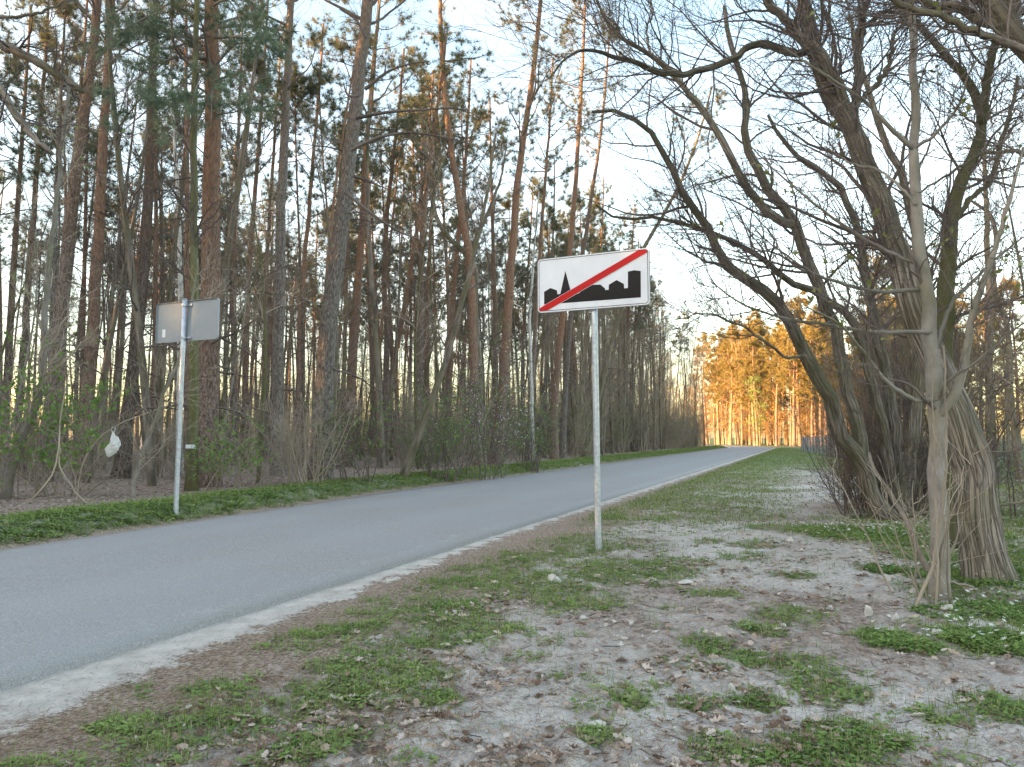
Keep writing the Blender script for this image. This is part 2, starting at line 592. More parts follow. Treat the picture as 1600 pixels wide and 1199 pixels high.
M['post_dark'] = plain('dark_post', (.055, .05, .045), .8, var=.3)

# ground
def ground_material():
    m, t, b = mat('verge_soil')
    v, raw = objco(t)
    at = node(t, 'ShaderNodeAttribute', _attribute_name='cover')
    sp = t.nodes.new('ShaderNodeSeparateColor')
    t.links.new(at.outputs['Color'], sp.inputs[0])
    big = noise(t, raw, .9, 4)
    mid = noise(t, raw, 5.5, 5, .6)
    fin = noise(t, raw, 38, 5, .65)
    vf = noise(t, raw, 160, 3, .6)
    sand = ramp(t, mid, [(.36, (.47, .43, .385)), (.5, (.62, .57, .515)), (.64, (.72, .67, .62))])
    sand = mixc(t, ramp(t, fin, [(.40, (0, 0, 0)), (.50, (1, 1, 1))]), (.44, .375, .335), sand)
    speck = ramp(t, vf, [(.60, (0, 0, 0)), (.64, (1, 1, 1))])
    sand = mixc(t, math_(t, 'MULTIPLY', speck, .6), sand, (.7, .67, .63))
    vo = node(t, 'ShaderNodeTexVoronoi', Scale=34.0, Randomness=1.0)
    t.links.new(raw, vo.inputs['Vector'])
    bw = t.nodes.new('ShaderNodeRGBToBW')
    t.links.new(vo.outputs['Color'], bw.inputs[0])
    lit = ramp(t, bw.outputs[0], [(.1, (.17, .125, .098)), (.4, (.32, .245, .20)), (.7, (.44, .35, .295)), (.95, (.56, .47, .41))])
    lit = mixc(t, ramp(t, fin, [(.38, (0, 0, 0)), (.52, (1, 1, 1))]), (.20, .15, .12), lit)
    soil = ramp(t, fin, [(.38, (.17, .12, .085)), (.5, (.33, .25, .19)), (.62, (.50, .41, .335))])
    strip = ramp(t, mid, [(.36, (.50, .45, .40)), (.64, (.66, .61, .55))])
    strip = mixc(t, ramp(t, fin, [(.34, (0, 0, 0)), (.44, (1, 1, 1))]), (.40, .365, .33), strip)
    def edge(ch, lo, hi, amt):
        f = math_(t, 'ADD', ch, math_(t, 'MULTIPLY', math_(t, 'SUBTRACT', mid, .5), amt))
        f = math_(t, 'ADD', f, math_(t, 'MULTIPLY', math_(t, 'SUBTRACT', fin, .5), amt * .6))
        return ramp(t, f, [(lo, (0, 0, 0)), (hi, (1, 1, 1))])
    c = mixc(t, edge(sp.outputs[2], .35, .65, 1.0), sand, lit)
    c = mixc(t, edge(sp.outputs[1], .40, .66, 1.5), c, soil)
    c = mixc(t, edge(sp.outputs[0], .43, .58, 1.15), c, strip)
    lawn = ramp(t, fin, [(.3, (.05, .095, .025)), (.7, (.115, .17, .05))])
    c = mixc(t, math_(t, 'MULTIPLY', at.outputs['Alpha'], .85), c, lawn)
    t.links.new(c, b.inputs['Base Color'])
    b.inputs['Roughness'].default_value = .95
    b.inputs['Specular IOR Level'].default_value = .15
    h = math_(t, 'ADD', math_(t, 'MULTIPLY', mid, .9), math_(t, 'ADD', math_(t, 'MULTIPLY', fin, .5), math_(t, 'MULTIPLY', vf, .16)))
    bump(t, b, h, 1.0, .06)
    return m

def asphalt_material():
    m, t, b = mat('asphalt')
    v, raw = objco(t)
    a = node(t, 'ShaderNodeAttribute', _attribute_name='tint')
    fin = noise(t, raw, 75, 5, .8)
    mid = noise(t, raw, 22, 4, .6)
    big = noise(t, raw, .55, 4)
    c = ramp(t, fin, [(.36, (.158, .146, .140)), (.5, (.275, .257, .245)), (.58, (.355, .335, .322)), (.66, (.53, .51, .49))])
    c = mixc(t, math_(t, 'MULTIPLY', ramp(t, big, [(.38, (0, 0, 0)), (.62, (1, 1, 1))]), .45), c, (.29, .292, .30))
    c = mixc(t, math_(t, 'MULTIPLY', ramp(t, mid, [(.5, (0, 0, 0)), (.75, (1, 1, 1))]), .25), c, (.18, .18, .187))
    tr = ramp(t, a.outputs['Fac'], [(0, (.95, .95, .95)), (.5, (1, 1, 1)), (1, (1.07, 1.07, 1.06))])
    c = mixc(t, 1.0, c, tr, 'MULTIPLY')
    ed = math_(t, 'ADD', math_(t, 'SUBTRACT', .5, a.outputs['Fac']), math_(t, 'MULTIPLY', math_(t, 'SUBTRACT', noise(t, raw, 3.0, 6, .65), .5), .9))
    c = mixc(t, math_(t, 'MULTIPLY', ramp(t, ed, [(.20, (0, 0, 0)), (.45, (1, 1, 1))]), .55), c, (.48, .44, .40))
    t.links.new(c, b.inputs['Base Color'])
    b.inputs['Roughness'].default_value = .75
    b.inputs['Specular IOR Level'].default_value = .35
    bump(t, b, fin, .5, .006)
    return m

# ------------------------------------------------------------------ green cover map (world positions of the patches seen in the photo)
PATCH = [(935, 852, .75), (870, 872, .7), (800, 892, .6), (760, 905, .5), (960, 900, .5), (850, 925, .5), (700, 962, .3), (730, 985, .35),
         (900, 940, .4), (640, 1048, .24), (600, 1078, .22), (560, 985, .3), (490, 1000, .25), (460, 1113, .13), (620, 1092, .16), (1010, 892, .45),
         (1060, 880, .3), (520, 1040, .16), (680, 1010, .2), (205, 1130, .13), (500, 1160, .14), (690, 1095, .1), (1110, 930, .22), (1240, 962, .25), (1190, 985, .15),
         (1105, 1010, .16), (1180, 1030, .14), (1250, 1040, .18), (1290, 1078, .16), (1330, 1152, .2), (1280, 1172, .18), (1180, 1090, .13), (1140, 1175, .14),
         (1570, 1105, .18), (1540, 1000, .4), (1410, 1008, .22), (1330, 832, .8), (1395, 842, .8), (1490, 855, .9), (1560, 880, .9), (1460, 900, .4), (1560, 820, 1.5),
         (1440, 815, 1.2), (1240, 900, .2), (1180, 850, .3), (1110, 845, .2), (1590, 960, .4), (930, 1150, .1), (985, 1095, .09), (1220, 825, .5), (1500, 925, .4), (1590, 795, 2.2), (1540, 765, 2.6), (1600, 850, 1.1), (1165, 870, .2), (1085, 1100, .1), (1480, 1120, .12)]
PATCH = np.array([(*GP(a, b)[:2], r) for a, b, r in PATCH])

def green(x, y):
    """0..1 cover of weeds and grass on the near verge"""
    x = np.asarray(x, float); y = np.asarray(y, float)
    s, n = road_sn(x, y)
    dr = -n - HALF
    g = np.zeros_like(x)
    for px, py, r in PATCH:
        g = np.maximum(g, 2.1 * (1 - np.hypot(x - px, y - py) / (r * 1.5)))
    nb = fbm(x * 1.3, y * 1.3, 51)
    band = sst(dr, .3, .8) * (1 - sst(dr, 2.4, 4.6)) * sst(s, 9, 15)
    far = sst(dr, .3, .9) * (1 - sst(dr, 7, 11)) * sst(s, 26, 40)
    edge = sst(dr, .45, .8) * (1 - sst(dr, 1.5, 2.6)) * sst(nb, .40, .62) * .75
    g = np.maximum(g, np.maximum(band * (.45 + nb * .8), np.maximum(far * (.3 + nb), edge)))
    return np.clip(np.minimum(g, 1.1) * (1.9 * fbm(x * 3.4, y * 3.4, 61, 5) - .05) - .08 + .26 * (fbm(x * 2.2, y * 2.2, 67) > .55) * sst(dr, .9, 1.5) * (1 - sst(dr, 9, 12)), 0, 1)

# ------------------------------------------------------------------ the ground: one sheet to the horizon
def make_ground():
    az = np.concatenate([np.linspace(-180, -48, 45), np.linspace(-46, 46, 520), np.linspace(48, 180, 45)[:-1]])
    az = np.radians(az)
    rr = np.concatenate([[0.0], np.geomspace(.6, 2.4, 10)[:-1], np.geomspace(2.4, 30, 300)[:-1], np.geomspace(30, 2500, 110)])
    A, Q = np.meshgrid(az, rr)
    x, y = Q * np.sin(A), Q * np.cos(A)
    z = ground_h(x, y)
    g = Geo()
    nr, na = x.shape
    idx = np.arange(nr * na).reshape(nr, na)
    a, b = idx[:-1], idx[1:]
    q = np.stack([a, b, np.roll(b, -1, 1), np.roll(a, -1, 1)], -1)
    g.add(np.stack([x, y, z], -1).reshape(-1, 3), q.reshape(-1, 4))
    o = g.build('ground', ground_material())
    props(o, kind='structure')
    s, n = road_sn(x, y)
    dl, dr = n - HALF, -n - HALF
    wob = .5 * (fbm(s * .7, n * 0, 5) - .5) + .3 * (fbm(s * 3, n * 0, 6) - .5)
    wid = .46 - .24 * sst(s, 4, 9)
    strip = np.clip(.5 + (wid * (1 + 1.5 * wob) - dr) / .62, 0, 1) * (dr > -1)
    strip_l = np.clip(.5 + (.20 + .25 * wob - dl) / .12, 0, 1) * (dl > -1)
    strip = np.where(n > 0, strip_l, strip)
    nb = fbm(x * .8, y * .8, 71)
    soil = np.where(n < 0, (1 - sst(dr, .9, 2.1)) * .95, (1 - sst(dl, .5, .8)) * .9)
    gr = green(x, y)
    soil = np.maximum(soil, gr * .6)
    # leaf litter: thick in the woods, a mat under the right-hand trees, scattered on the bare sand
    px, py, zc = project(np.stack([x, y, z], -1))
    rt = sst(dr, 6.0, 8.5)
    lit = np.where(n > 0, sst(dl, .9, 1.8), np.clip(.22 + .75 * (nb - .25) + rt * .5, 0, 1))
    meadow = np.maximum(sst(dr, 8.5, 10.5) * sst(s, 24, 32), .9 * sst(dr, 7.5, 9.5) * sst(fbm(x * .9, y * .9, 73), .35, .55))
    past = sst(s, 112, 120)
    lawn = np.clip(np.maximum(meadow, past * .3) + sst(dr, .6, 1.2) * (1 - sst(dr, 6, 10)) * sst(s, 24, 45) * .8, 0, 1) * (n < 0)
    lawn = np.maximum(lawn, (n > 0) * sst(dl, .3, .6) * (1 - sst(dl, 1.3, 1.9)) * .75)
    lawn = np.maximum(lawn, gr * .35 * (n < 0))
    ca = o.data.attributes.new('cover', 'FLOAT_COLOR', 'POINT')
    ca.data.foreach_set('color', np.stack([strip, soil, lit, lawn], -1).astype(np.float32).ravel())
    return o

def make_road():
    s = np.concatenate([np.arange(-30, 40, .25), np.arange(40, 102, .8), np.linspace(102, S1 + RAD * 1.7, 60)])
    K = 17
    u = np.linspace(-1, 1, K)
    jl = HALF + .05 * (fbm(s * 1.3, s * 0, 81) - .5) + .03 * (fbm(s * 5, s * 0, 82) - .5)
    jr = HALF + .07 * (fbm(s * 1.1, s * 0, 83) - .5) + .04 * (fbm(s * 6, s * 0, 84) - .5)
    U, S_ = np.meshgrid(u, s)
    n = np.where(U > 0, U * jl[:, None], U * jr[:, None])
    x, y = road_pt(S_, n)
    z = .012 + .05 * (1 - U ** 2)
    lo = np.stack([x, y, z], -1)
    # edges drop into the ground
    L0 = lo[:, :1].copy(); L0[:, :, 2] = -.12
    L1 = lo[:, -1:].copy(); L1[:, :, 2] = -.12
    V = np.concatenate([L0, lo, L1], 1)
    UU = np.concatenate([U[:, :1], U, U[:, -1:]], 1)
    nr, na = V.shape[:2]
    idx = np.arange(nr * na).reshape(nr, na)
    q = np.stack([idx[:-1, :-1], idx[1:, :-1], idx[1:, 1:], idx[:-1, 1:]], -1)[:, :, ::-1]
    track = .5 - .35 * np.exp(-((np.abs(UU) - .93) / .06) ** 2) + .35 * np.exp(-((np.abs(UU) - .42) / .14) ** 2)
    g = Geo()
    g.add(V.reshape(-1, 3), q.reshape(-1, 4), 0, track.reshape(-1))
    props(g.build('road', asphalt_material()), kind='structure')

make_ground()
make_road()

# ------------------------------------------------------------------ trees
def along(pts, rad, t, idx):
    K = pts.shape[1]
    f = t * (K - 1)
    i = np.minimum(f.astype(int), K - 2)
    wt = (f - i)[:, None]
    return pts[idx, i] * (1 - wt) + pts[idx, i + 1] * wt, unit(pts[idx, i + 1] - pts[idx, i])

def tufts(geo, pts, rad, per, t0, t1, size, mat=0, tlo=0, thi=.9):
    n = len(pts) * per
    if n == 0:
        return
    idx = np.repeat(np.arange(len(pts)), per)
    t = t0 + (t1 - t0) * R.random(n)
    p, d = along(pts, rad, t, idx)
    d = unit(d + R.normal(0, .35, (n, 3)) + np.array([0, 0, .25]))
    X, Y, Z = rand_frames(d)
    sc_ = size[0] + (size[1] - size[0]) * R.random(n)
    tint = np.clip(tlo + (thi - tlo) * R.random(n) + .12 * R.normal(0, 1, n), 0, 1)
    which = R.integers(0, len(TUFTS), n)
    for k, (tv, tf) in enumerate(TUFTS):
        q = which == k
        place(geo, tv, tf, p[q], X[q], Y[q], Z[q], sc_[q], mat, tint[q])

def pine(path, rad, z0, nb=34, Lm=3.0, per=7, tper=4, size=(.15, .26), dead=16, side=12, low_live=0.0, needles=0):
    """trunk and crown geometry of a Scots pine along path (K,3)"""
    K = len(path)
    tr, cr = Geo(), Geo()
    tubes(tr, path, rad, side, ripple=.05 if side < 20 else .03)
    H = path[-1, 2] - path[0, 2]
    zz = (path[:, 2] - path[0, 2])
    tt = np.linspace(0, 1, K)
    z_to_t = lambda z: np.interp(z, zz, tt)
    P1, R1 = path[None], rad[None]
    # dead stubs and bare lower limbs
    if dead:
        zd = R.uniform(1.6, z0, dead)
        ln = np.where(R.random(dead) < .45, R.uniform(.15, .5, dead), R.uniform(.6, 2.2, dead))
        dp, dr = grow(P1, R1, 0, 0, 1, None, (65, 105), (0, 0, -.15), 6, .16, .16, .008, rcap=.035, idx=np.zeros(dead, int), t=z_to_t(zd), ln=ln)
        tubes(tr, dp, dr, 4, 1)
        lg = ln > .6
        if lg.any():
            d2, r2 = grow(dp[lg], dr[lg], 5, .3, 1, (.25, .8), (30, 75), (0, 0, 0), 4, .25, .55, .004)
            tubes(tr, d2, r2, 3, 1)
    # live crown
    u = np.sort(R.random(nb)) ** .85
    zb = z0 + (H * .985 - z0) * u
    ln = Lm * (.30 + .9 * np.sin(np.pi * np.clip(.22 + .74 * u, 0, 1))) * R.uniform(.6, 1.15, nb)
    ln *= 1 - .55 * u
    bp, br = grow(P1, R1, 0, 0, 1, None, (48, 88), (0, 0, .75), 8, .16, .42, .015, rcap=.055, idx=np.zeros(nb, int), t=z_to_t(zb), ln=ln)
    tubes(cr, bp, br, 4, 1)
    tp, trd = grow(bp, br, per, .38, 1, (.45, 1.15), (25, 65), (0, 0, .45), 4, .2, .5, .005, lprof=.4)
    tubes(cr, tp, trd, 3, 1)
    tufts(cr, tp, trd, tper, .35, 1, size, 0)
    tufts(cr, bp, br, 3, .8, 1, size, 0)
    if low_live:
        n = int(low_live)
        zl = R.uniform(z0 * .6, z0, n)
        lp, lr = grow(P1, R1, 0, 0, 1, None, (60, 100), (0, 0, .1), 7, .15, .25, .01, rcap=.035, idx=np.zeros(n, int), t=z_to_t(zl), ln=R.uniform(1.2, 2.8, n))
        tubes(cr, lp, lr, 4, 1)
        t2, r2 = grow(lp, lr, 6, .4, 1, (.3, .8), (25, 65), (0, 0, .2), 4, .2, .5, .004)
        tubes(cr, t2, r2, 3, 1)
        tufts(cr, t2, r2, tper, .3, 1, size, 0)
    return tr, cr

def pine_tree(name, base, tr, cr, bark_m, label, group=None, needle='needle', cat='pine tree'):
    o = thing(name, base, label, cat, group)
    b = np.asarray(base, np.float32)
    for g in (tr, cr):
        g.v = [v - b for v in g.v]
    tr.build('trunk', [M[bark_m], M['twig']], o)
    cr.build('crown', [M[needle], M['twig']], o)
    return o

def trace(pts, Y, dia, H=None, K=26, wig=.012, Y1=None, ground=True):
    """world path of a trunk traced at pixels pts (base first) at distance Y; continued up to height H"""
    n = len(pts)
    Ys = np.linspace(Y, Y if Y1 is None else Y1, n)
    W = [P(p[0], p[1], p[2] if len(p) > 2 else y) for p, y in zip(pts, Ys)]
    W = np.array(W)
    if ground:
        g = gz(W[0, 0], W[0, 1])
        d = W[1] - W[0]
        if abs(d[2]) > .05:
            W[0] = W[0] + d * ((g - W[0, 2]) / d[2]) if abs((g - W[0, 2]) / d[2]) < 1.5 else np.array([W[0, 0], W[0, 1], g])
        W[0, 2] = gz(W[0, 0], W[0, 1]) - .12
    if H is not None and W[-1, 2] < H:
        d = W[-1] - W[-2]
        d = d / max(d[2], .2)
        k = max(2, int((H - W[-1, 2]) / 2.5))
        z0 = W[-1, 2]
        dz = (H - z0) / k
        ex = []
        c = W[-1].copy()
        for q in range(k):
            d[:2] *= .75
            c = c + d * dz
            ex.append(c.copy())
        W = np.concatenate([W, np.array(ex)])
    p = spline(W, K)
    p[1:-1] += R.normal(0, wig, (K - 2, 3))
    t = np.linspace(0, 1, K)
    if isinstance(dia, (tuple, list)):
        r = np.interp(t, np.linspace(0, 1, len(dia)), dia) / 2
    else:
        r = dia / 2 * (1 - .72 * t ** 1.1)
        r = r * (1 + .45 * np.exp(-t * K * .9))
    return p, r

# traced pines of the left-hand wood ------------------------------------------------
def beyond(px, Y, least):
    while True:
        s, n = road_sn((px - 800) / F * Y, Y)
        if n - HALF >= least or Y > 60:
            return Y
        Y += .5
G1 = 'pines of the wood beyond the road'
PINES = [
    ([(321, 745), (326, 560), (330, 400), (332, 200), (330, 0)], 17.0, .50, 18.5, 'pine_red', 9.0, 'thickest pine, red-brown, rising just right of the sign shown from the back'),
    ([(499, 745), (505, 640), (512, 520), (528, 400), (545, 260), (560, 130), (575, 0)], 17.6, .44, 19, 'pine_grey', 10.5, 'thick grey-barked pine bowed to the right, with long bare side branches'),
    ([(435, 735), (434, 560), (437, 400), (445, 200), (455, 0)], 22, .37, 20, 'pine_grey', 11, 'straight grey-brown pine between the thickest pine and the bowed grey pine'),
    ([(68, 725), (85, 600), (105, 390), (125, 220), (148, 50), (153, 0)], 19, .38, 18, 'pine_bark', 10.5, 'pine leaning right near the left edge of the wood, dark at its foot'),
    ([(133, 690), (150, 430), (157, 300), (166, 150), (175, 0)], 20, .35, 18.5, 'pine_red', 11, 'reddish pine standing behind the white plastic bag'),
    ([(193, 700), (215, 520), (230, 350), (235, 200), (240, 50)], 20.5, .36, 18, 'pine_bark', 10, 'dark-footed pine just left of the sign shown from the back'),
    ([(744, 700), (738, 520), (733, 400), (720, 330), (707, 250), (697, 170), (690, 80), (688, 0)], 26, .35, 19, 'pine_red', 10.5, 'slightly bent red pine rising behind the forked dark tree'),
    ([(776, 690), (788, 570), (799, 405), (805, 338), (815, 237), (829, 142), (845, 0)], 25, .36, 18, 'pine_red', 9.5, 'red pine leaning right, close left of the town sign'),
    ([(866, 690), (868, 609), (880, 490), (891, 388), (898, 304), (905, 186), (912, 60)], 30, .30, 19, 'pine_red', 12.5, 'orange-barked pine passing behind the left half of the town sign'),
    ([(880, 680), (884, 600), (893, 490), (912, 388), (925, 304), (939, 203), (950, 80)], 31, .26, 18, 'pine_grey', 12, 'slim dark pine passing behind the middle of the town sign'),
    ([(903, 735), (922, 680), (942, 589), (972, 481), (1000, 400), (1047, 317), (1070, 270)], 27, .23, 13.5, 'dark_bark', 8.5, 'pine leaning steeply right behind the post of the town sign'),
    ([(543, 690), (552, 560), (565, 370), (575, 200), (588, 60), (592, 0)], 28, .35, 19, 'pine_red', 11, 'tall orange pine close behind the bowed grey pine'),
    ([(598, 680), (604, 520), (601, 450), (608, 304), (618, 220), (628, 120)], 32, .30, 18, 'pine_bark', 9.5, 'slender pine in the first gap right of the bowed grey pine'),
    ([(605, 650), (609, 602), (628, 500), (645, 400), (662, 280), (672, 180)], 34, .28, 18, 'pine_red', 10, 'slender pine leaning right, crossing the gap beside the bowed grey pine'),
    ([(654, 700), (655, 640), (657, 450), (665, 304), (678, 200), (690, 120)], 29, .30, 17, 'pine_bark', 9, 'dark pine just behind the leaning dark trunk'),
    ([(667, 680), (667, 640), (669, 450), (676, 300), (684, 150)], 36, .28, 19, 'pine_red', 11, 'far straight pine between the leaning dark trunk and its dark neighbour'),
    ([(698, 690), (702, 600), (709, 450), (716, 380), (730, 200)], 33, .30, 18, 'pine_red', 10, 'red-brown pine just left of the forked dark tree'),
    ([(292, 710), (293, 470), (292, 250), (290, 80)], 24, .22, 17, 'pine_red', 10.5, 'thin orange pine seen just left of the mossy green trunk'),
    ([(366, 710), (366, 450), (371, 250), (378, 60)], 30, .24, 18, 'pine_bark', 10, 'thin dark pine, first to the right of the thickest pine'),
    ([(383, 710), (388, 450), (402, 250), (415, 60)], 27, .24, 18, 'pine_red', 10.5, 'thin pine leaning right, second to the right of the thickest pine'),
    ([(412, 700), (417, 420), (430, 200), (440, 60)], 33, .26, 18, 'pine_bark', 9.5, 'thin pine half hidden just left of the straight grey-brown pine'),
    ([(466, 700), (470, 480), (485, 300), (500, 120)], 30, .26, 18, 'pine_red', 9.5, 'slim pine leaning right between the straight grey-brown pine and the bowed one'),
    ([(238, 700), (243, 450), (243, 200), (240, 30)], 28, .22, 18, 'pine_red', 9.5, 'thin reddish pine behind the left edge of the sign shown from the back'),
    ([(25, 710), (40, 500), (55, 300), (70, 100)], 26, .27, 17, 'pine_bark', 9, 'pine leaning right at the far left of the wood'),
    ([(826, 690), (838, 480), (850, 300), (858, 200)], 33, .25, 18, 'pine_bark', 10, 'slim pine behind the white-barked birch near the town sign'),
]
for k, (pts, Y, d, H, bm, z0, lab) in enumerate(PINES):
    Y2 = beyond(pts[0][0], Y, 2.2)
    d, H, z0, Y = d * Y2 / Y, H * Y2 / Y, z0 * Y2 / Y, Y2
    p, r = trace(pts, Y, d, H)
    tr, cr = pine(p, r, z0, nb=20, Lm=2.9, per=6, tper=4, dead=36 if Y < 24 else 26, side=26 if Y < 24 else 9)
    if k == 0:
        # long drooping live boughs of fresh blue-green needles over the road side
        bg_ = []
        for a, b_, dy in [((331, 95), (215, 135), -1.2), ((331, 60), (150, 110), -1.8), ((331, 20), (210, 40), -1.0), ((331, 110), (410, 75), -1.5), ((331, 40), (440, 60), .8),
                          ((331, 150), (245, 160), -2.0), ((331, 130), (400, 160), -2.2), ((331, 5), (260, -10), -.5), ((331, -20), (400, 20), -1), ((331, 70), (130, 60), 1.0), ((331, 150), (180, 215), -.5), ((331,120),(300,160),-2.4), ((331, 60), (270, 70), -1.6), ((331, 30), (170, 60), -2.0), ((331, 90), (180, 150), -2.2), ((331, 10), (380, 40), -1.8), ((331, 60), (430, 110), -1.2), ((331, 100), (255, 190), -2.4), ((331, 140), (330, 190), -2.6)]:
            A_, B_ = P(*a, 17.0), P(*b_, 17.0 + dy)
            mid = (A_ + B_) / 2 + np.array([0, 0, .35])
            bg_.append(spline(np.array([A_, mid, B_]), 9))
        bg_ = np.array(bg_)
        brr = np.repeat(np.linspace(.032, .008, 9)[None], len(bg_), 0)
        tubes(cr, bg_, brr, 5, 1)
        t2, r2 = grow(bg_, brr, 11, .25, 1, (.35, .8), (25, 65), (0, 0, .05), 5, .2, .5, .005, lprof=.3)
        tubes(cr, t2, r2, 3, 1)
        t3, r3 = grow(t2, r2, 2, .4, 1, (.2, .45), (25, 60), (0, 0, .1), 3, .2, .6, .004)
        tubes(cr, t3, r3, 3, 1)
        tufts(cr, t2, r2, 3, .35, 1, (.13, .22), 2, 0, 1)
        tufts(cr, t3, r3, 2, .4, 1, (.13, .22), 2, 0, 1)
    if k == 1:
        # long bare limbs reaching right from the bowed pine
        lm = []
        for q in ([(548, 235), (590, 215), (650, 208), (690, 214), (735, 225)], [(556, 185), (600, 176), (660, 172), (725, 172), (760, 190)], [(570, 140), (610, 110), (650, 98), (672, 96)],
                  [(553, 275), (580, 285), (608, 297)], [(540, 300), (575, 330), (620, 360), (685, 386)], [(572, 60), (555, 30), (530, 15)], [(560, 150), (545, 150), (536, 128)]):
            lm.append(spline(np.array([P(x, y, 17.6 - .1 * i) for i, (x, y) in enumerate(q)]), 9))
        lm = np.array(lm)
        lr = np.repeat(np.linspace(.045, .010, 9)[None], len(lm), 0)
        tubes(tr, lm, lr, 5, 1)
        t2, r2 = grow(lm, lr, 7, .3, 1, (.3, 1.0), (30, 75), (0, 0, -.1), 5, .22, .5, .005)
        tubes(tr, t2, r2, 3, 1)
    base = p[0]
    o = thing('pine_tree', base, lab, 'pine tree', G1)
    for g in (tr, cr):
        g.v = [v - base.astype(np.float32) for v in g.v]
    tr.build('trunk', [M[bm], M['twig']], o)
    cr.build('crown', [M['needle'], M['twig'], M['needle_blue']], o)

# bare broad-leaved trees -------------------------------------------------------------
def bare_crown(stems, rads, n1=9, L1=(1.0, 2.6), n2=6, L2=(.45, 1.2), n3=4, L3=(.18, .55), bias=(0, 0, .5), t0=.3, a1=(28, 65), leaf=None, leaf_n=0, leaf_s=(.03, .06), wig=.17, rmin=.0035, leaf_t=(0, 1)):
    g = Geo()
    b1, r1 = grow(stems, rads, n1, t0, .98, L1, a1, bias, 9, wig, .36, rmin * 1.6, lprof=.55, rcap=.024)
    tubes(g, b1, r1, 4, 0)
    b2, r2 = grow(b1, r1, n2, .15, 1, L2, (25, 65), np.asarray(bias) * .6, 6, wig * 1.1, .55, rmin * 1.15, lprof=.5)
    tubes(g, b2, r2, 3, 0)
    if n3:
        b3, r3 = grow(b2, r2, n3, .15, 1, L3, (25, 65), np.asarray(bias) * .5, 4, wig * 1.2, .6, rmin * .75, lprof=.4)
        tubes(g, b3, r3, 3, 0)
    else:
        b3, r3 = b2, r2
    if leaf_n:
        q = np.where(R.random(len(b3)) < leaf_n)[0]
        per = 3
        idx = np.repeat(q, per)
        t = R.uniform(.25, 1, len(idx))
        p, d = along(b3, r3, t, idx)
        d = unit(d + R.normal(0, .7, d.shape))
        X, Y_, Z = rand_frames(d)
        place(g, *LEAFT, p, X, Y_, Z, R.uniform(*leaf_s, len(idx)), 1, R.uniform(*leaf_t, len(idx)))
    return g

def bare_tree(name, stems, bark_m, label, cat='tree', group=None, twig='twig', leafm='bud', side=10, ripple=.05, part='trunk', extra=None, lean=None, **kw):
    """stems: list of (path, rad). First one is the trunk; the others are limbs modelled with it."""
    K = 26 if side < 30 else 90
    base = stems[0][0][0].copy()
    o = thing(name, base, label, cat, group)
    rs = []
    for i, (p, r) in enumerate(stems):
        c = spline(np.concatenate([p, r[:, None]], 1), K)
        rs.append((c[:, :3] - base, np.maximum(c[:, 3], .003)))
    for i, (p, r) in enumerate(rs):
        tubes(Geo(), p, r, side)
        g = Geo()
        tubes(g, p, r, side if i == 0 or r[0] > .05 else 6, ripple=ripple if r[0] > .05 else 0, cap=True)
        g.build(part if i == 0 else ('limb' if part == 'trunk' else part), [M[bark_m]], o)
    st = np.array([p for p, r in rs]); rd = np.array([r for p, r in rs])
    c = bare_crown(st, rd, leaf=None, **kw)
    if extra is not None:
        extra(c, st, rd)
    c.build('crown', [M[twig], M[leafm]], o)
    return o

G2 = 'broad-leaved trees among the pines'
tp = lambda pts, Y, d, H=None, **k: trace(pts, Y, d, H, **k)
bare_tree('mossy_tree', [tp([(299, 772), (303, 600), (305, 450), (303, 300), (305, 100), (308, 0)], 15.6, .21, 14)], 'mossy', 'mossy green trunk close beside the thickest pine', group=G2, n1=22, t0=.25, L1=(.8, 2.4))
bare_tree('leaning_tree', [tp([(628, 748), (650, 690), (665, 653), (680, 610), (695, 569), (719, 484), (732, 434), (748, 370)], 21.5, .22, 10)], 'dark_bark', 'dark bare tree leaning right, its foot at the grass verge', group=G2, n1=16, t0=.3)
bare_tree('forked_tree', [tp([(747, 700), (746, 562), (741, 480), (735, 402), (715, 385), (689, 355), (672, 287), (665, 240), (658, 180)], 30, (.42, .37, .32, .25, .19, .13, .08), ground=True),
                          tp([(736, 405), (745, 370), (760, 338), (780, 287), (792, 225)], 30, (.21, .15, .10, .05), ground=False)], 'dark_bark', 'dark forked tree with two curving arms in mid wood', group=G2, n1=14, t0=.3)
bare_tree('birch_tree', [tp([(280, 700), (281, 400), (275, 250), (268, 120)], 23, .21, 14)], 'birch_bark', 'white-barked birch rising behind the sign shown from the back', cat='birch tree', group=G2, n1=16, t0=.4)
bare_tree('birch_tree', [tp([(832, 700), (830, 600), (828, 490), (834, 400), (842, 300)], 34, .20, 10.5)], 'birch_bark', 'slim white-barked birch left of the town sign', cat='birch tree', group=G2, n1=14, t0=.4)
bare_tree('bare_tree', [tp([(6, 775), (33, 690), (50, 647), (63, 607), (68, 540), (72, 473), (80, 380), (95, 260)], 13.6, .15, 8)], 'smooth_bark', 'pale brown bent trunk nearest the left edge of the picture', group=G2, twig='twig_pale', n1=18, t0=.15, L1=(.6, 2.0), leafm='young', leaf_n=.12, leaf_s=(.04, .08))
bare_tree('sapling', [tp([(206, 785), (217, 723), (240, 667), (258, 610), (285, 545), (300, 470)], 14.0, .085, 4.6)], 'smooth_bark', 'pale sapling leaning right below the sign shown from the back', cat='sapling', group=G2, twig='twig_pale', n1=14, t0=.1, L1=(.5, 1.4))
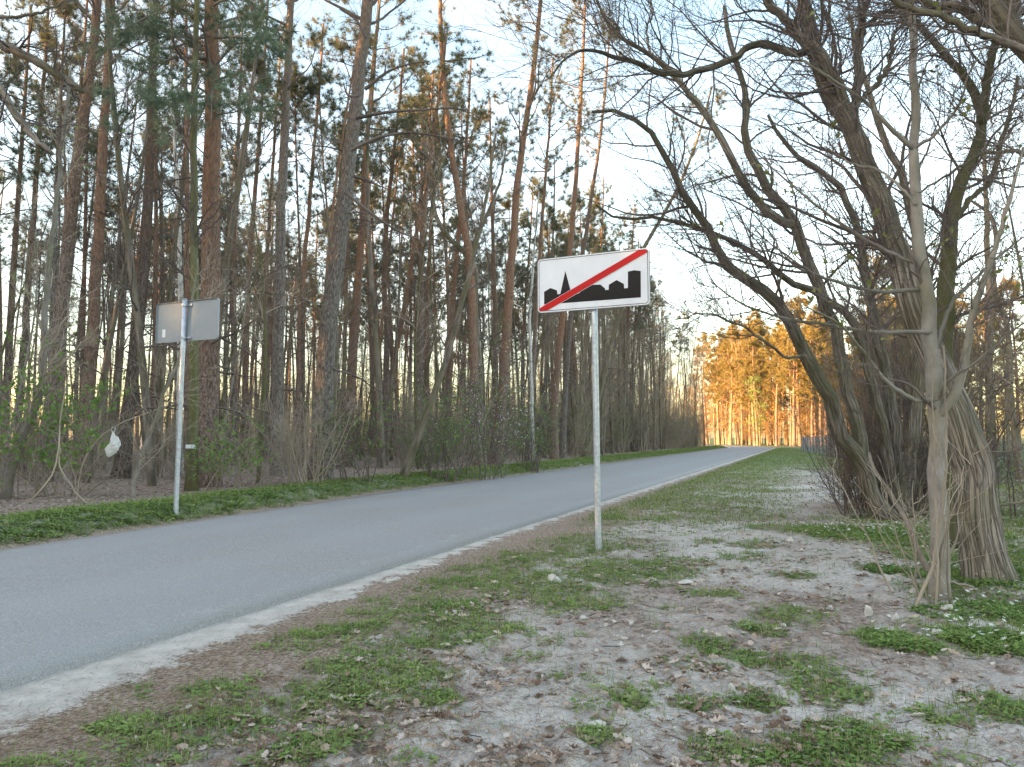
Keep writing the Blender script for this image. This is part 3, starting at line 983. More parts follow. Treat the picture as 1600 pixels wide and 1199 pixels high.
bare_tree('bare_tree', [tp([(-70, 760), (-75, 500), (-60, 250), (-50, 0)], 12.0, .34, 12),
                        tp([(-60, 60), (-20, 62), (0, 70), (60, 98), (130, 142)], 12, (.17, .15, .13, .10), Y1=11, ground=False),
                        tp([(-62, 110), (-20, 128), (0, 137), (20, 172), (45, 206), (82, 241)], 12, (.15, .12, .10, .06), Y1=11.2, ground=False),
                        tp([(-62, 30), (60, 20), (120, -5)], 12, (.07, .05, .03), ground=False)], 'dark_bark', 'dark tree at the left border reaching two broken limbs into view', group=G2, n1=9, t0=.3, L1=(.5, 1.6))

# the clump on the right-hand verge -------------------------------------------------------
G3 = 'trees of the clump on the right-hand verge'
Lb = (-.45, -.1, .55)
bare_tree('young_maple', [
    tp([(1470, 930), (1465, 780), (1463, 640), (1457, 535), (1446, 434), (1432, 360), (1429, 310), (1425, 220), (1427, 101), (1423, 0), (1420, -90)], 6.4, (.175, .14, .135, .13, .115, .10, .08, .068, .06, .05), Y1=6.5),
    tp([(1440, 452), (1369, 456), (1322, 445), (1276, 430), (1230, 400), (1180, 360)], 6.45, (.042, .034, .026, .016, .008), Y1=6.0, ground=False, wig=.003),
    tp([(1455, 519), (1400, 519), (1369, 519), (1299, 509), (1230, 498), (1165, 478), (1110, 440)], 6.4, (.04, .03, .02, .01), Y1=5.9, ground=False, wig=.003),
    tp([(1440, 415), (1410, 403), (1369, 384), (1311, 347), (1253, 303), (1215, 270), (1170, 225)], 6.45, (.035, .028, .02, .008), Y1=6.9, ground=False, wig=.003),
    tp([(1426, 232), (1392, 201), (1355, 162), (1318, 136), (1276, 109), (1225, 75)], 6.45, (.045, .035, .022, .01), Y1=6.1, ground=False, wig=.003),
    tp([(1430, 232), (1455, 216), (1480, 190), (1500, 160), (1512, 120), (1545, 60)], 6.45, (.03, .02, .008), Y1=6.0, ground=False, wig=.003),
    tp([(1464, 655), (1475, 640), (1498, 603), (1510, 545), (1520, 490), (1535, 447), (1560, 370), (1580, 300), (1600, 230)], 6.4, (.075, .065, .05, .035, .02), Y1=6.0, ground=False, wig=.003),
    tp([(1466, 630), (1478, 600), (1530, 562), (1590, 512), (1640, 480)], 6.4, (.03, .022, .01), Y1=5.8, ground=False, wig=.003),
    tp([(1462, 622), (1435, 627), (1405, 612), (1380, 590), (1345, 545), (1310, 505), (1260, 480)], 6.4, (.04, .032, .022, .01), Y1=5.8, ground=False, wig=.003),
    tp([(1463, 545), (1478, 495), (1492, 467), (1520, 440), (1555, 405), (1600, 370)], 6.4, (.04, .03, .012), Y1=6.6, ground=False, wig=.003),
    tp([(1432, 320), (1400, 285), (1370, 265), (1330, 255), (1290, 230)], 6.4, (.03, .02, .01), Y1=6.9, ground=False, wig=.003)],
    'smooth_bark', 'young tree with smooth grey bark and arching boughs, frontmost of the clump', cat='tree', group=G3, n1=12, L1=(.3, 1.1), n2=5, L2=(.15, .5), n3=2, L3=(.08, .25), t0=.25, bias=(0, 0, .6), a1=(35, 65), leaf_n=.06, leaf_s=(.035, .075), twig='twig', side=14, ripple=.02, rmin=.003)
bare_tree('leaning_tree', [
    tp([(1548, 905, 7.2), (1530, 805, 7.25), (1510, 704, 7.3), (1482, 620, 7.4), (1445, 535, 7.5), (1418, 450, 7.6), (1391, 371, 7.7), (1364, 287, 7.8), (1330, 203, 7.9), (1296, 142, 8), (1276, 84, 8), (1259, 17, 8.1), (1250, -60, 8.1)], 7.4, (.47, .37, .33, .30, .27, .25, .23, .21, .20, .18, .155, .135, .12)),
    tp([(1352, 240), (1322, 166), (1308, 130), (1283, 88), (1260, 67), (1241, 46), (1222, 27), (1198, 0), (1185, -40)], 7.95, (.12, .10, .09, .07), ground=False, Y1=7.6),
    tp([(1365, 280), (1341, 208), (1336, 162), (1343, 115), (1341, 70), (1350, 23), (1352, -30)], 7.95, (.12, .10, .085, .07), ground=False, Y1=8.5),
    tp([(1278, 88), (1262, 81), (1222, 78), (1188, 68), (1144, 91), (1100, 108), (1063, 118), (1022, 111), (980, 92), (918, 82), (890, 85), (865, 115)], 8, (.085, .08, .075, .07, .06, .05, .03, .02), ground=False, Y1=7.4),
    tp([(1336, 165), (1370, 130), (1392, 90), (1400, 50), (1440, 20)], 8.2, (.06, .05, .03), ground=False)],
    'rough_bark', 'old leaning tree with deeply furrowed bark behind the smooth grey young tree', group=G3, n1=22, L1=(.7, 2.6), n2=7, n3=4, rmin=.0028, t0=.3, bias=Lb, side=56, ripple=.075)
bare_tree('multi_stem_tree', [
    tp([(1388, 812), (1362, 772), (1345, 715), (1322, 693), (1306, 665), (1303, 635), (1279, 596), (1259, 552), (1240, 515), (1229, 495), (1205, 464), (1171, 440), (1134, 414), (1121, 395), (1111, 365), (1080, 321), (1067, 301), (1045, 255), (1023, 216), (986, 182), (952, 172), (925, 175)], 12.4, (.26, .24, .25, .23, .20, .175, .15, .12, .10, .075, .045), Y1=11.2, wig=.008),
    tp([(1397, 812), (1364, 775), (1340, 670), (1320, 589), (1303, 518), (1282, 460), (1262, 407), (1239, 345), (1195, 290), (1175, 247), (1161, 216), (1168, 169), (1155, 111), (1138, 60), (1132, 10)], 12.4, (.23, .21, .20, .19, .175, .155, .125, .09, .065), Y1=12.4, ground=False),
    tp([(1402, 812), (1392, 740), (1375, 650), (1352, 560), (1330, 498), (1303, 478), (1269, 454), (1229, 437), (1202, 413), (1178, 395), (1117, 368), (1067, 351), (1020, 338), (969, 341), (930, 320)], 12.6, (.19, .17, .155, .135, .115, .09, .075, .05, .03), Y1=11.4, ground=False),
    tp([(1408, 812), (1400, 700), (1388, 600), (1370, 520), (1354, 434), (1341, 360), (1325, 319), (1306, 285), (1283, 268), (1253, 248), (1236, 236), (1200, 180)], 12.6, (.21, .19, .175, .16, .14, .115, .09, .05), Y1=12.8, ground=False),
    tp([(1240, 350), (1222, 345), (1185, 318), (1156, 275), (1114, 194), (1080, 150), (1045, 111), (1022, 88), (989, 69), (964, 53), (940, 20), (925, -20)], 12.4, (.15, .13, .12, .10, .08, .06, .03), Y1=11, ground=False),
    tp([(1015, 84), (1010, 46), (1020, 16), (1008, -10)], 11.4, (.04, .03, .02), ground=False),
    tp([(1413, 808), (1422, 720), (1432, 620), (1440, 500), (1437, 400), (1418, 310), (1406, 266), (1387, 226), (1373, 192), (1360, 150), (1345, 100), (1330, 30)], 13, (.25, .22, .19, .16, .14, .12, .09, .06), ground=False),
    tp([(1259, 555), (1235, 560), (1195, 535), (1150, 505), (1100, 490), (1055, 500)], 11.8, (.05, .04, .03, .015), ground=False, Y1=10.8)],
    'rough_bark', 'clump of several stems from one foot, arching left towards the road', group=G3, part='stem', n1=26, L1=(.9, 3.0), n2=7, L2=(.4, 1.3), n3=4, rmin=.003, t0=.40, bias=Lb, side=22, ripple=.05, leaf_n=.02, leaf_s=(.03, .07))
bare_tree('mossy_tree', [
    tp([(1480, 830), (1477, 700), (1474, 560), (1478, 440), (1485, 371), (1496, 297), (1523, 243), (1536, 203), (1530, 162), (1513, 125), (1465, 74), (1431, 40), (1400, 10)], 9.2, (.26, .24, .23, .22, .21, .19, .17, .15, .12, .10, .08, .06)),
    tp([(1534, 195), (1540, 140), (1546, 101), (1556, 70), (1580, 20), (1590, -40)], 9.2, (.12, .10, .09, .08), ground=False, Y1=8.6),
    tp([(1487, 360), (1510, 318), (1542, 290), (1560, 240), (1578, 180), (1590, 120)], 9.2, (.07, .06, .04), ground=False, Y1=9.8)],
    'mossy', 'mossy forked tree on the right of the clump', group=G3, n1=24, L1=(.6, 2.2), n2=7, n3=4, rmin=.0028, t0=.28, bias=(0, 0, .5), side=12)
bare_tree('bare_tree', [
    tp([(1800, 980), (1790, 700), (1760, 420), (1690, 200), (1598, 67), (1565, 35), (1540, 0), (1520, -60)], 7.0, (.36, .33, .3, .27, .22, .2, .18)),
    tp([(1640, 118), (1580, 55), (1519, 23), (1484, 12), (1427, 2), (1380, -20)], 7.0, (.11, .10, .08, .05), ground=False),
    tp([(1700, 140), (1600, 78), (1540, 55), (1499, 40), (1440, 15), (1398, 3), (1350, -20)], 6.0, (.075, .065, .055, .04), ground=False),
    tp([(1590, 62), (1580, 20), (1570, -40)], 7, (.12, .1), ground=False),
    tp([(1740, 330), (1640, 250), (1560, 235), (1500, 260), (1440, 300)], 6.8, (.05, .04, .02), ground=False)],
    'dark_bark', 'dark tree reaching in over the upper right corner', group=G3, n1=17, L1=(.6, 2.2), n2=7, n3=4, rmin=.0026, t0=.3, bias=(-.3, 0, .3), side=14)
G4 = 'trees at the meadow behind the clump'
bare_tree('bare_tree', [tp([(1592, 730), (1586, 680), (1578, 620), (1577, 540), (1572, 500), (1557, 465), (1552, 400), (1556, 361), (1542, 329), (1514, 312)], 24, (.26, .2, .18, .17, .16, .14, .08))], 'dark_bark', 'crooked thin tree in front of the meadow fence at the right border', group=G4, n1=16, L1=(.8, 2.6), t0=.15)
bare_tree('bare_tree', [tp([(1549, 735), (1548, 660), (1545, 580), (1546, 480), (1543, 380)], 22, .28, 11)], 'dark_bark', 'straight dark tree in front of the meadow fence beyond the clump', group=G4, n1=18, L1=(.8, 2.6), t0=.12)

# ------------------------------------------------------------------ fill of the wood: copies of a few kinds
def at_origin_path(H, K=24, sway=.25, lean=0.0):
    t = np.linspace(0, 1, K)
    a = R.random() * 6.28
    x = sway * np.sin(t * 3 + a) * t + lean * t
    y = sway * np.cos(t * 2.3 + a * 2) * t
    p = np.stack([x, y, -.12 + t * H], -1)
    p[:, :2] -= p[0, :2]
    return p

def pine_proto(H, d, z0, bm, needle='needle', **kw):
    p = at_origin_path(H, sway=.5, lean=R.uniform(-.8, .8))
    t = np.linspace(0, 1, len(p))
    r = d / 2 * (1 - .75 * t) * (1 + .4 * np.exp(-t * 20))
    tr, cr = pine(p, r, z0, side=8, **kw)
    o = bpy.data.objects.new('pine_tree', None)
    a = tr.build('trunk', [M[bm], M['twig']], o)
    b = cr.build('crown', [M[needle], M['twig']], o)
    return o, a, b

def bare_proto(name, H, d, bm, twig='twig', leafm='bud', lean=None, **kw):
    p = at_origin_path(H, sway=.5, lean=R.uniform(-1.2, 1.2) if lean is None else lean)
    t = np.linspace(0, 1, len(p))
    r = np.maximum(d / 2 * (1 - .85 * t), .004)
    o = bpy.data.objects.new(name, None)
    g = Geo()
    tubes(g, p, r, 7)
    a = g.build('trunk', [M[bm]], o)
    c = bare_crown(p[None], r[None], **kw)
    b = c.build('crown', [M[twig], M[leafm]], o)
    return o, a, b

def shrub_proto(name, n, H, twig='twig', leafm='young', leaf_n=0.0, leaf_s=(.025, .05), spread=.35, n1=7, n2=5, n3=0, lean=.5, flower=0, rs=.012):
    K = 12
    a = R.random(n) * 6.28
    r0 = spread * np.sqrt(R.random(n))
    st = np.empty((n, K, 3))
    st[:, 0] = np.stack([r0 * np.cos(a), r0 * np.sin(a), np.full(n, -.08)], -1)
    d = unit(np.stack([np.cos(a) * lean * R.random(n), np.sin(a) * lean * R.random(n), np.ones(n)], -1) + R.normal(0, .12, (n, 3)))
    L = H * R.uniform(.55, 1.1, n)
    for k in range(1, K):
        d = unit(d + R.normal(0, .09, (n, 3)) + np.array([0, 0, .02]))
        st[:, k] = st[:, k - 1] + d * (L / (K - 1))[:, None]
    rr = (rs * R.uniform(.6, 1.5, n))[:, None] * (1 - .8 * np.linspace(0, 1, K))[None]
    o = bpy.data.objects.new(name, None)
    g = Geo()
    tubes(g, st, rr, 4)
    g2 = bare_crown(st, rr, n1=n1, L1=(.35, 1.1), n2=n2, L2=(.15, .5), n3=n3, L3=(.1, .3), t0=.15, bias=(0, 0, .35), leaf_n=leaf_n, leaf_s=leaf_s, rmin=.0028)
    if flower:
        b3 = st
        idx = np.repeat(np.arange(n), flower)
        t = R.uniform(.35, 1, len(idx))
        p, dd = along(st, rr, t, idx)
        p = p + R.normal(0, .16, p.shape)
        X, Y_, Z = rand_frames(unit(R.normal(0, 1, p.shape)))
        place(g2, *LEAFT, p, X, Y_, Z, R.uniform(.03, .055, len(p)), 2, R.random(len(p)))
    a_ = g.build('stem', [M[twig]], o)
    b_ = g2.build('foliage' if leaf_n > .05 else 'crown', [M[twig], M[leafm], M['petal']], o)
    return o, a_, b_

def put(proto, x, y, rz, s, label, cat, group, sink=0.0, name=None, sz=None):
    o0, *kids = proto
    o = bpy.data.objects.new(name or o0.name, None)
    o.empty_display_size = .2
    col.objects.link(o)
    o.location = (float(x), float(y), gz(x, y) - sink)
    o.rotation_euler = (0, 0, float(rz))
    o.scale = (s, s, s if sz is None else sz)
    props(o, label, cat, group)
    for k in kids:
        c = k.copy()
        col.objects.link(c)
        c.parent = o
    return o

def drop(protos):
    for o, *kids in protos:
        for k in kids:
            bpy.data.objects.remove(k)
        bpy.data.objects.remove(o)

MARKS = [(-200, 'the left border'), (85, 'the left-edge leaning pine'), (140, 'the pine behind the bag'), (212, 'the dark-footed pine'), (322, 'the thickest pine'), (434, 'the straight pine'),
         (510, 'the bowed pine'), (600, 'the first wide gap'), (672, 'the leaning dark trunk'), (744, 'the forked tree'), (786, 'the red pine'), (830, 'the slim birch'), (930, 'the town-sign post'), (1010, 'the nearer thicket'), (1400, 'the far bend')]
def where(px):
    for (a, la), (b, lb) in zip(MARKS, MARKS[1:]):
        if a <= px < b:
            return 'between ' + la + ' and ' + lb
    return 'beyond the far bend'

taken = []
def free(x, y, d):
    for a, b in taken:
        if (a - x) ** 2 + (b - y) ** 2 < d * d:
            return False
    taken.append((x, y))
    return True

for ob in list(col.objects):
    if ob.parent is None and ob.type == 'EMPTY':
        taken.append((ob.location.x, ob.location.y))

pp = [pine_proto(H, d, z0, bm, nb=nb, Lm=Lm, per=6, tper=5, dead=dd, size=(.17, .29))
      for H, d, z0, bm, nb, Lm, dd in [(18, .30, 9.5, 'pine_bark', 25, 2.7, 30), (17, .25, 8.5, 'pine_red', 23, 2.4, 32), (19.5, .34, 11, 'pine_bark', 26, 2.9, 28),
                                       (16, .22, 8, 'pine_grey', 21, 2.2, 34), (18.5, .28, 10, 'pine_red', 23, 2.6, 30), (17.5, .26, 9, 'pine_bark', 23, 2.5, 30)]]
n = 0
tries = 0
while n < 88 and tries < 6000:
    tries += 1
    s = R.uniform(-6, 104); dl = 5 + 38 * R.random() ** .8
    if s > 104 - 1.3 * max(dl - 6, 0):
        continue
    x, y = road_pt(s, HALF + dl)
    px, py, zc = project([x, y, 1.0])
    if zc < 22 or px < -60 or px > 1120 or not free(x, y, 2.1 if dl > 20 else 2.5):
        continue
    dist = math.hypot(x, y)
    lab = ('farthest' if dl > 31 else 'far' if dl > 22 else 'mid-wood' if dl > 14 else 'second-row' if dl > 9 else 'front') + (' brown', ' reddish', ' grey-brown')[[0, 1, 0, 2, 1, 0][n % 6]] + ' pine ' + where(px)
    put(pp[n % 6], x, y, R.random() * 6.28, R.uniform(.85, 1.12), lab, 'pine tree', G1)
    n += 1
sl_ = [pine_proto(H, d, z0, bm, nb=18, Lm=1.6, per=6, tper=4, dead=26, size=(.16, .26)) for H, d, z0, bm in [(15, .17, 10, 'pine_red'), (13.5, .14, 9, 'pine_bark'), (16, .19, 11, 'pine_red')]]
n = 0
tries = 0
while n < 98 and tries < 9000:
    tries += 1
    s = R.uniform(-5, 98); dl = 3 + 30 * R.random()
    if s > 104 - 1.3 * max(dl - 6, 0):
        continue
    x, y = road_pt(s, HALF + dl)
    px, py, zc = project([x, y, 1.0])
    if zc < 20 or px < -60 or px > 1120 or not free(x, y, 1.1):
        continue
    put(sl_[n % 3], x, y, R.random() * 6.28, R.uniform(.85, 1.15), ('farthest' if dl > 25 else 'far' if dl > 18 else 'mid-wood' if dl > 11 else 'front') + (' reddish', ' brown', ' tall reddish')[n % 3] + ' pole-thin pine ' + where(px), 'pine tree', G1)
    n += 1
drop(sl_)
n = 0
tries = 0
while n < 18 and tries < 9000:
    tries += 1
    Y = R.uniform(30, 62); px0 = R.uniform(540, 1010) if n < 8 else R.uniform(850, 1075)
    x = (px0 - 800) / F * Y
    s, n_ = road_sn(x, Y)
    if n_ - HALF < 3 or s > 90 or not free(x, Y, 1.8):
        continue
    put(pp[(1, 3, 5, 0)[n % 4]], x, Y, R.random() * 6.28, R.uniform(.85, 1.1), ('reddish', 'small grey', 'leafy brown', 'stout brown')[n % 4] + ' low-crowned pine ' + ('nearer, ' if Y < 36 else 'farther, ') + where(px0), 'pine tree', G1)
    n += 1
drop(pp)

bp = [bare_proto('bare_tree', H, d, bm, twig=tw, n1=n1, L1=L1, n2=6, n3=3, t0=t0, leaf_n=lf, leafm='bud', leaf_s=(.03, .06))
      for H, d, bm, tw, n1, L1, t0, lf in [(8, .10, 'dark_bark', 'twig_pale', 24, (.7, 2.2), .15, .02), (6.5, .07, 'mossy', 'twig', 20, (.6, 1.8), .12, .05), (9.5, .13, 'dark_bark', 'twig', 26, (.8, 2.6), .2, .0),
                                           (7, .08, 'mossy', 'twig_pale', 22, (.6, 1.9), .15, .03), (10.5, .16, 'dark_bark', 'twig', 26, (1, 3), .25, 0), (5, .05, 'smooth_bark', 'twig_pale', 18, (.5, 1.4), .1, .05)]]
n = 0
tries = 0
while n < 212 and tries < 12000:
    tries += 1
    s = R.uniform(-4, 104); dl = 2.6 + 30 * R.random() ** 1.5
    if s > 105 - 1.3 * max(dl - 6, 0):
        continue
    x, y = road_pt(s, HALF + dl)
    px, py, zc = project([x, y, 1.0])
    if zc < 11 or px < -60 or px > 1130 or not free(x, y, 1.0):
        continue
    if (abs(px - 290) < 45 or px < 60) and zc < 15:
        continue
    lab = ('far ' if dl > 14 else 'front ' if dl < 6 else 'mid-wood ') + ('dark', 'greenish', 'dark', 'greenish', 'tall dark', 'pale')[n % 6] + ' bare tree ' + where(px)
    put(bp[n % 6], x, y, R.random() * 6.28, R.uniform(1.0, 1.75), lab, 'tree', G2)
    n += 1

# trees along the far part of the left verge, bare, tall and close together
bt = [bare_proto('bare_tree', H, d, 'dark_bark', twig='twig_pale', n1=34, L1=(1.0, 3.2), n2=7, n3=4, t0=.14, leaf_n=.02, a1=(18, 48), rmin=.005) for H, d in [(13.5, .17), (11.5, .14), (15, .19)]]
ORD = ('first', 'second', 'third', 'fourth', 'fifth', 'sixth', 'seventh', 'eighth', 'ninth', 'tenth', 'eleventh', 'twelfth', 'thirteenth')
for k in range(36):
    s = 40 + 65 * (k + R.random()) / 36; dl = R.uniform(1.8, 7)
    x, y = road_pt(s, HALF + dl)
    put(bt[k % 3], x, y, R.random() * 6.28, R.uniform(.85, 1.15), ('tall', 'lower', 'tallest')[k % 3] + ' bare tree, ' + ORD[k // 3] + ' of its size along the far left verge', 'tree', 'bare trees along the far bend')
n = 0
tries = 0
while n < 26 and tries < 6000:
    tries += 1
    Y = R.uniform(30, 66); px0 = R.uniform(900, 1085)
    x = (px0 - 800) / F * Y
    s, n_ = road_sn(x, Y)
    if not 2.0 < n_ - HALF < 13 or not free(x, Y, 1.0):
        continue
    put(bt[n % 3], x, Y, R.random() * 6.28, R.uniform(.75, 1.1), ('tall', 'lower', 'tallest')[n % 3] + ' fine-twigged tree ' + ('nearer, ' if Y < 45 else 'farther, ') + where(px0), 'tree', 'fine-twigged trees right of the town sign', name='fine_twigged_tree')
    n += 1
drop(bt)

G5 = 'shrubs along the edge of the wood'
sp_ = [shrub_proto('shrub', 16, 2.6, 'twig_pale', 'young', .16), shrub_proto('shrub', 20, 3.2, 'twig_pale', 'bud', .16), shrub_proto('shrub', 14, 2.2, 'twig_pale', 'bud', .04),
       shrub_proto('shrub', 22, 3.6, 'twig', 'young', .15), shrub_proto('shrub', 18, 2.8, 'twig_pale', 'young', .40, leaf_s=(.035, .065)), shrub_proto('shrub', 12, 1.8, 'twig_pale', 'bud', 0.02, lean=1.0)]
n = 0
tries = 0
while n < 255 and tries < 14000:
    tries += 1
    s = R.uniform(-4, 92) if R.random() < .7 else R.uniform(40, 105)
    dl = 2.4 + 22 * R.random() ** 1.7
    x, y = road_pt(s, HALF + dl)
    px, py, zc = project([x, y, 1.0])
    if zc < 11.5 or px < -80 or px > 1150:
        continue
    if px < 560 and dl < 6.0 and R.random() < .72:
        continue
    if abs(px - 275) < 50 and zc < 14.5:
        continue
    if not free(x, y, .65):
        continue
    lab = ('far ' if dl > 9 else 'front ' if dl < 4.5 else 'mid-depth ') + ('brown', 'budding', 'pale', 'tall brown', 'leafy', 'low pale')[n % 6] + ' shrub ' + where(px)
    put(sp_[n % 6], x, y, R.random() * 6.28, R.uniform(.75, 1.3) * (1.35 if s > 30 else 1.0), lab, 'shrub', G5)
    n += 1
drop(sp_)

# shrubs one can tell apart
def one(proto, px, py, s, label, name='shrub', rz=None, Y=None):
    g = GP(px, py) if Y is None else P(px, py, Y)
    o = put(proto, g[0], g[1], R.random() * 6.28 if rz is None else rz, s, label, 'shrub', None, name=name)
    drop([proto])
    return o
one(shrub_proto('shrub', 10, 2.9, 'twig_pale', 'young', .95, leaf_s=(.06, .12), n1=12), 30, 778, 1.0, 'shrub with fresh green leaves at the left border')
one(shrub_proto('shrub', 9, 1.5, 'twig_pale', 'young', .9, leaf_s=(.05, .10), lean=.8), 352, 765, .95, 'small shrub with a few fresh green leaves right of the sign seen from the back')
one(shrub_proto('shrub', 18, 2.3, 'twig', 'young', .33, leaf_s=(.04, .075), n3=2), 560, 752, 1.0, 'leafy green shrub between the bowed pine and the leaning dark trunk')
one(shrub_proto('shrub', 24, 2.6, 'twig', 'young', .38, leaf_s=(.04, .075), n3=2), 690, 742, 1.05, 'wide shrub with light green leaves right of the leaning dark trunk')
one(shrub_proto('blossoming_shrub', 20, 3.9, 'twig', 'young', .25, leaf_s=(.04, .075), n3=2, flower=30, spread=.6), 752, 738, 1.15, 'shrub with white blossom below the forked dark tree', name='blossoming_shrub')
one(shrub_proto('shrub', 22, 2.4, 'twig', 'young', .35, leaf_s=(.04, .075), n3=2), 830, 728, 1.1, 'green shrub at the foot of the slim birch by the town sign')
one(shrub_proto('shrub', 30, 2.6, 'twig_pale', 'bud', .03, spread=.5, n3=1, rs=.014), 478, 757, .9, 'dense bundle of bare stems at the foot of the bowed pine')
one(shrub_proto('shrub', 16, 2.2, 'twig_pale', 'bud', .03, lean=1.1), 100, 775, 1.0, 'tangle of bare pale twigs below the white plastic bag')
one(shrub_proto('shrub', 14, 2.4, 'twig_pale', 'bud', .03, lean=.9), 395, 760, .9, 'bare pale shrub right of the thickest pine')
one(shrub_proto('shrub', 8, 1.5, 'twig_pale', 'bud', .04, lean=.6, n1=4, n2=2, spread=.3), 1455, 935, .9, 'few thin bare shoots at the foot of the young grey tree')
one(shrub_proto('shrub', 26, 2.8, 'twig_pale', 'bud', .08, spread=.6, n3=1, lean=.25), 1396, 802, 1.0, 'dense bare shoots around the foot of the many-stemmed clump')

for px_, py_, n_, h_, s_, lab in [(1412, 797, 40, 5.0, 1.0, 'very tall bundle of bare shoots among the stems of the clump'), (1448, 792, 36, 4.8, 1.0, 'tall shoots between the clump and the old leaning tree'), (1382, 806, 34, 1.7, 1.0, 'short thick-set shoots hugging the front of the clump foot'), (1425, 790, 30, 4.2, 1.0, 'tall dense bare shoots behind the foot of the clump'), (1370, 790, 22, 2.2, 1.0, 'thin bare shoots in front of the clump foot'),
                                  (1480, 790, 18, 2.6, 1.0, 'budding shoots behind the old leaning tree'), (1585, 810, 14, 1.6, 1.0, 'budding shrub right of the old leaning tree at the border')]:
    one(shrub_proto('shrub', n_, h_, 'twig', 'bud', .14, spread=.7, n3=1, n1=9, lean=.22), px_, py_, s_, lab)

# low brushwood on the wood floor
def brush():
    g = Geo()
    N = 4200
    s = R.uniform(-4, 104, N); dl = 2.0 + 28 * R.random(N) ** 1.2
    keep = (s < 104 - 1.3 * np.maximum(dl - 6, 0)) & ~((dl < 4.5) & (s < 22) & (R.random(N) < .75))
    s, dl = s[keep], dl[keep]
    x, y = road_pt(s, HALF + dl)
    n_ = len(x)
    K = 5
    st = np.empty((n_, K, 3))
    st[:, 0] = np.stack([x, y, ground_h(x, y, False) - .05], -1)
    a = R.random(n_) * 6.28
    d = unit(np.stack([np.cos(a) * .7, np.sin(a) * .7, R.uniform(.15, 1.6, n_)], -1))
    L = R.uniform(.4, 2.1, n_)
    for k in range(1, K):
        d = unit(d + R.normal(0, .22, (n_, 3)) - np.array([0, 0, .06]))
        st[:, k] = st[:, k - 1] + d * (L / (K - 1))[:, None]
    rr = R.uniform(.004, .012, n_)[:, None] * np.linspace(1, .3, K)[None]
    tubes(g, st, rr, 3)
    b, r = grow(st, rr, 3, .2, 1, (.2, .7), (25, 70), (0, 0, .2), 3, .25, .6, .003)
    tubes(g, b, r, 3)
    props(g.build('undergrowth', [M['twig_pale']]), kind='stuff')
brush()

# unseen wood continued left of the view, one mass added to shade the foreground
def side_wood():
    g = Geo()
    N = 330
    az = np.radians(R.uniform(-150, -46, N)); rr = R.uniform(38, 120, N)
    x, y = rr * np.sin(az), rr * np.cos(az)
    s, n_ = road_sn(x, y)
    px, py, zc = project(np.stack([x, y, x * 0 + 1], -1))
    k = (n_ - HALF > 6) & ((zc < 1) | (px < -420)) & (y < 45)
    x, y = x[k], y[k]
    for a, b in zip(x, y):
        H = R.uniform(15, 19)
        p = np.stack([np.full(6, a), np.full(6, b), np.linspace(0, H, 6)], -1)
        tubes(g, p, np.linspace(.2, .04, 6), 6, 0)
        m_ = 120
        c = np.stack([a + R.normal(0, 1.5, m_), b + R.normal(0, 1.5, m_), R.uniform(H * .28, H, m_)], -1)
        X, Y_, Z = rand_frames(unit(R.normal(0, 1, c.shape) + np.array([0, 0, .5])))
        place(g, *BIGTUFT[0], c, X, Y_, Z, R.uniform(.8, 1.5, m_), 1, R.random(m_))
        m_ = 60
        c = np.stack([a + R.normal(0, 2.4, m_), b + R.normal(0, 2.4, m_), R.uniform(0, 5, m_)], -1)
        X, Y_, Z = rand_frames(unit(R.normal(0, 1, c.shape) + np.array([0, 0, .5])))
        place(g, *BIGTUFT[1], c, X, Y_, Z, R.uniform(.8, 1.5, m_), 2, R.random(m_))
    props(g.build('unseen_forest', [M['pine_bark'], M['needle'], M['twig']]), kind='stuff')
side_wood()

# ------------------------------------------------------------------ sunlit wood beyond the bend, and the wood behind the meadow
G6 = 'sunlit trees beyond the bend'
fp = [pine_proto(H, d, z0, bm, nb=nb, Lm=Lm, per=6, tper=4, dead=8, size=(.30, .52), needle='needle_sun_tint') for H, d, z0, bm, nb, Lm in
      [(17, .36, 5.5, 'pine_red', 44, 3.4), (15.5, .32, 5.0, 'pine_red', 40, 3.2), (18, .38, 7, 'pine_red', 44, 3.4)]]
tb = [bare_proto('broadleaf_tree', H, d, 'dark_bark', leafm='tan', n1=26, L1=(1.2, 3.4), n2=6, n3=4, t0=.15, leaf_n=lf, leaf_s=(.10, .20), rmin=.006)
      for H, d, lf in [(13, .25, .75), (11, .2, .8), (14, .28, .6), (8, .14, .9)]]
spots = []
cnt = 0
tries = 0
while cnt < 125 and tries < 20000:
    tries += 1
    Y = R.uniform(117, 165); px0 = R.uniform(1085, 1400) if cnt % 4 else R.uniform(1110, 1200)
    x = (px0 - 800) / F * Y
    s, n_ = road_sn(x, Y)
    if abs(n_) < 7 or (n_ < 0 and s < 112) or not free(x, Y, 2.0):
        continue
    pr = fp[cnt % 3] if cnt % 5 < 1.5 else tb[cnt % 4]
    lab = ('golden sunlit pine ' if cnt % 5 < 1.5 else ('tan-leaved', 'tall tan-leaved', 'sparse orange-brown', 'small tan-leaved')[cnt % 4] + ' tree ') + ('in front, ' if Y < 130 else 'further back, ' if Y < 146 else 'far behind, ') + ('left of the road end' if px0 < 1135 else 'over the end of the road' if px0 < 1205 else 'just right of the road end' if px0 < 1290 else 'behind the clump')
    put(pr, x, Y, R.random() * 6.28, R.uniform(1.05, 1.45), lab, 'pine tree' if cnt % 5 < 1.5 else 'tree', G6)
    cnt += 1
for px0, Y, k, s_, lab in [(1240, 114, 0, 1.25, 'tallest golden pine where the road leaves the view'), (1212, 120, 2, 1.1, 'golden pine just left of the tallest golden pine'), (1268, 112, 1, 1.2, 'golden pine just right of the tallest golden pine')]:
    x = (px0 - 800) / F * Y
    put(fp[k], x, Y, 1.0 + k, s_, lab, 'pine tree', G6)
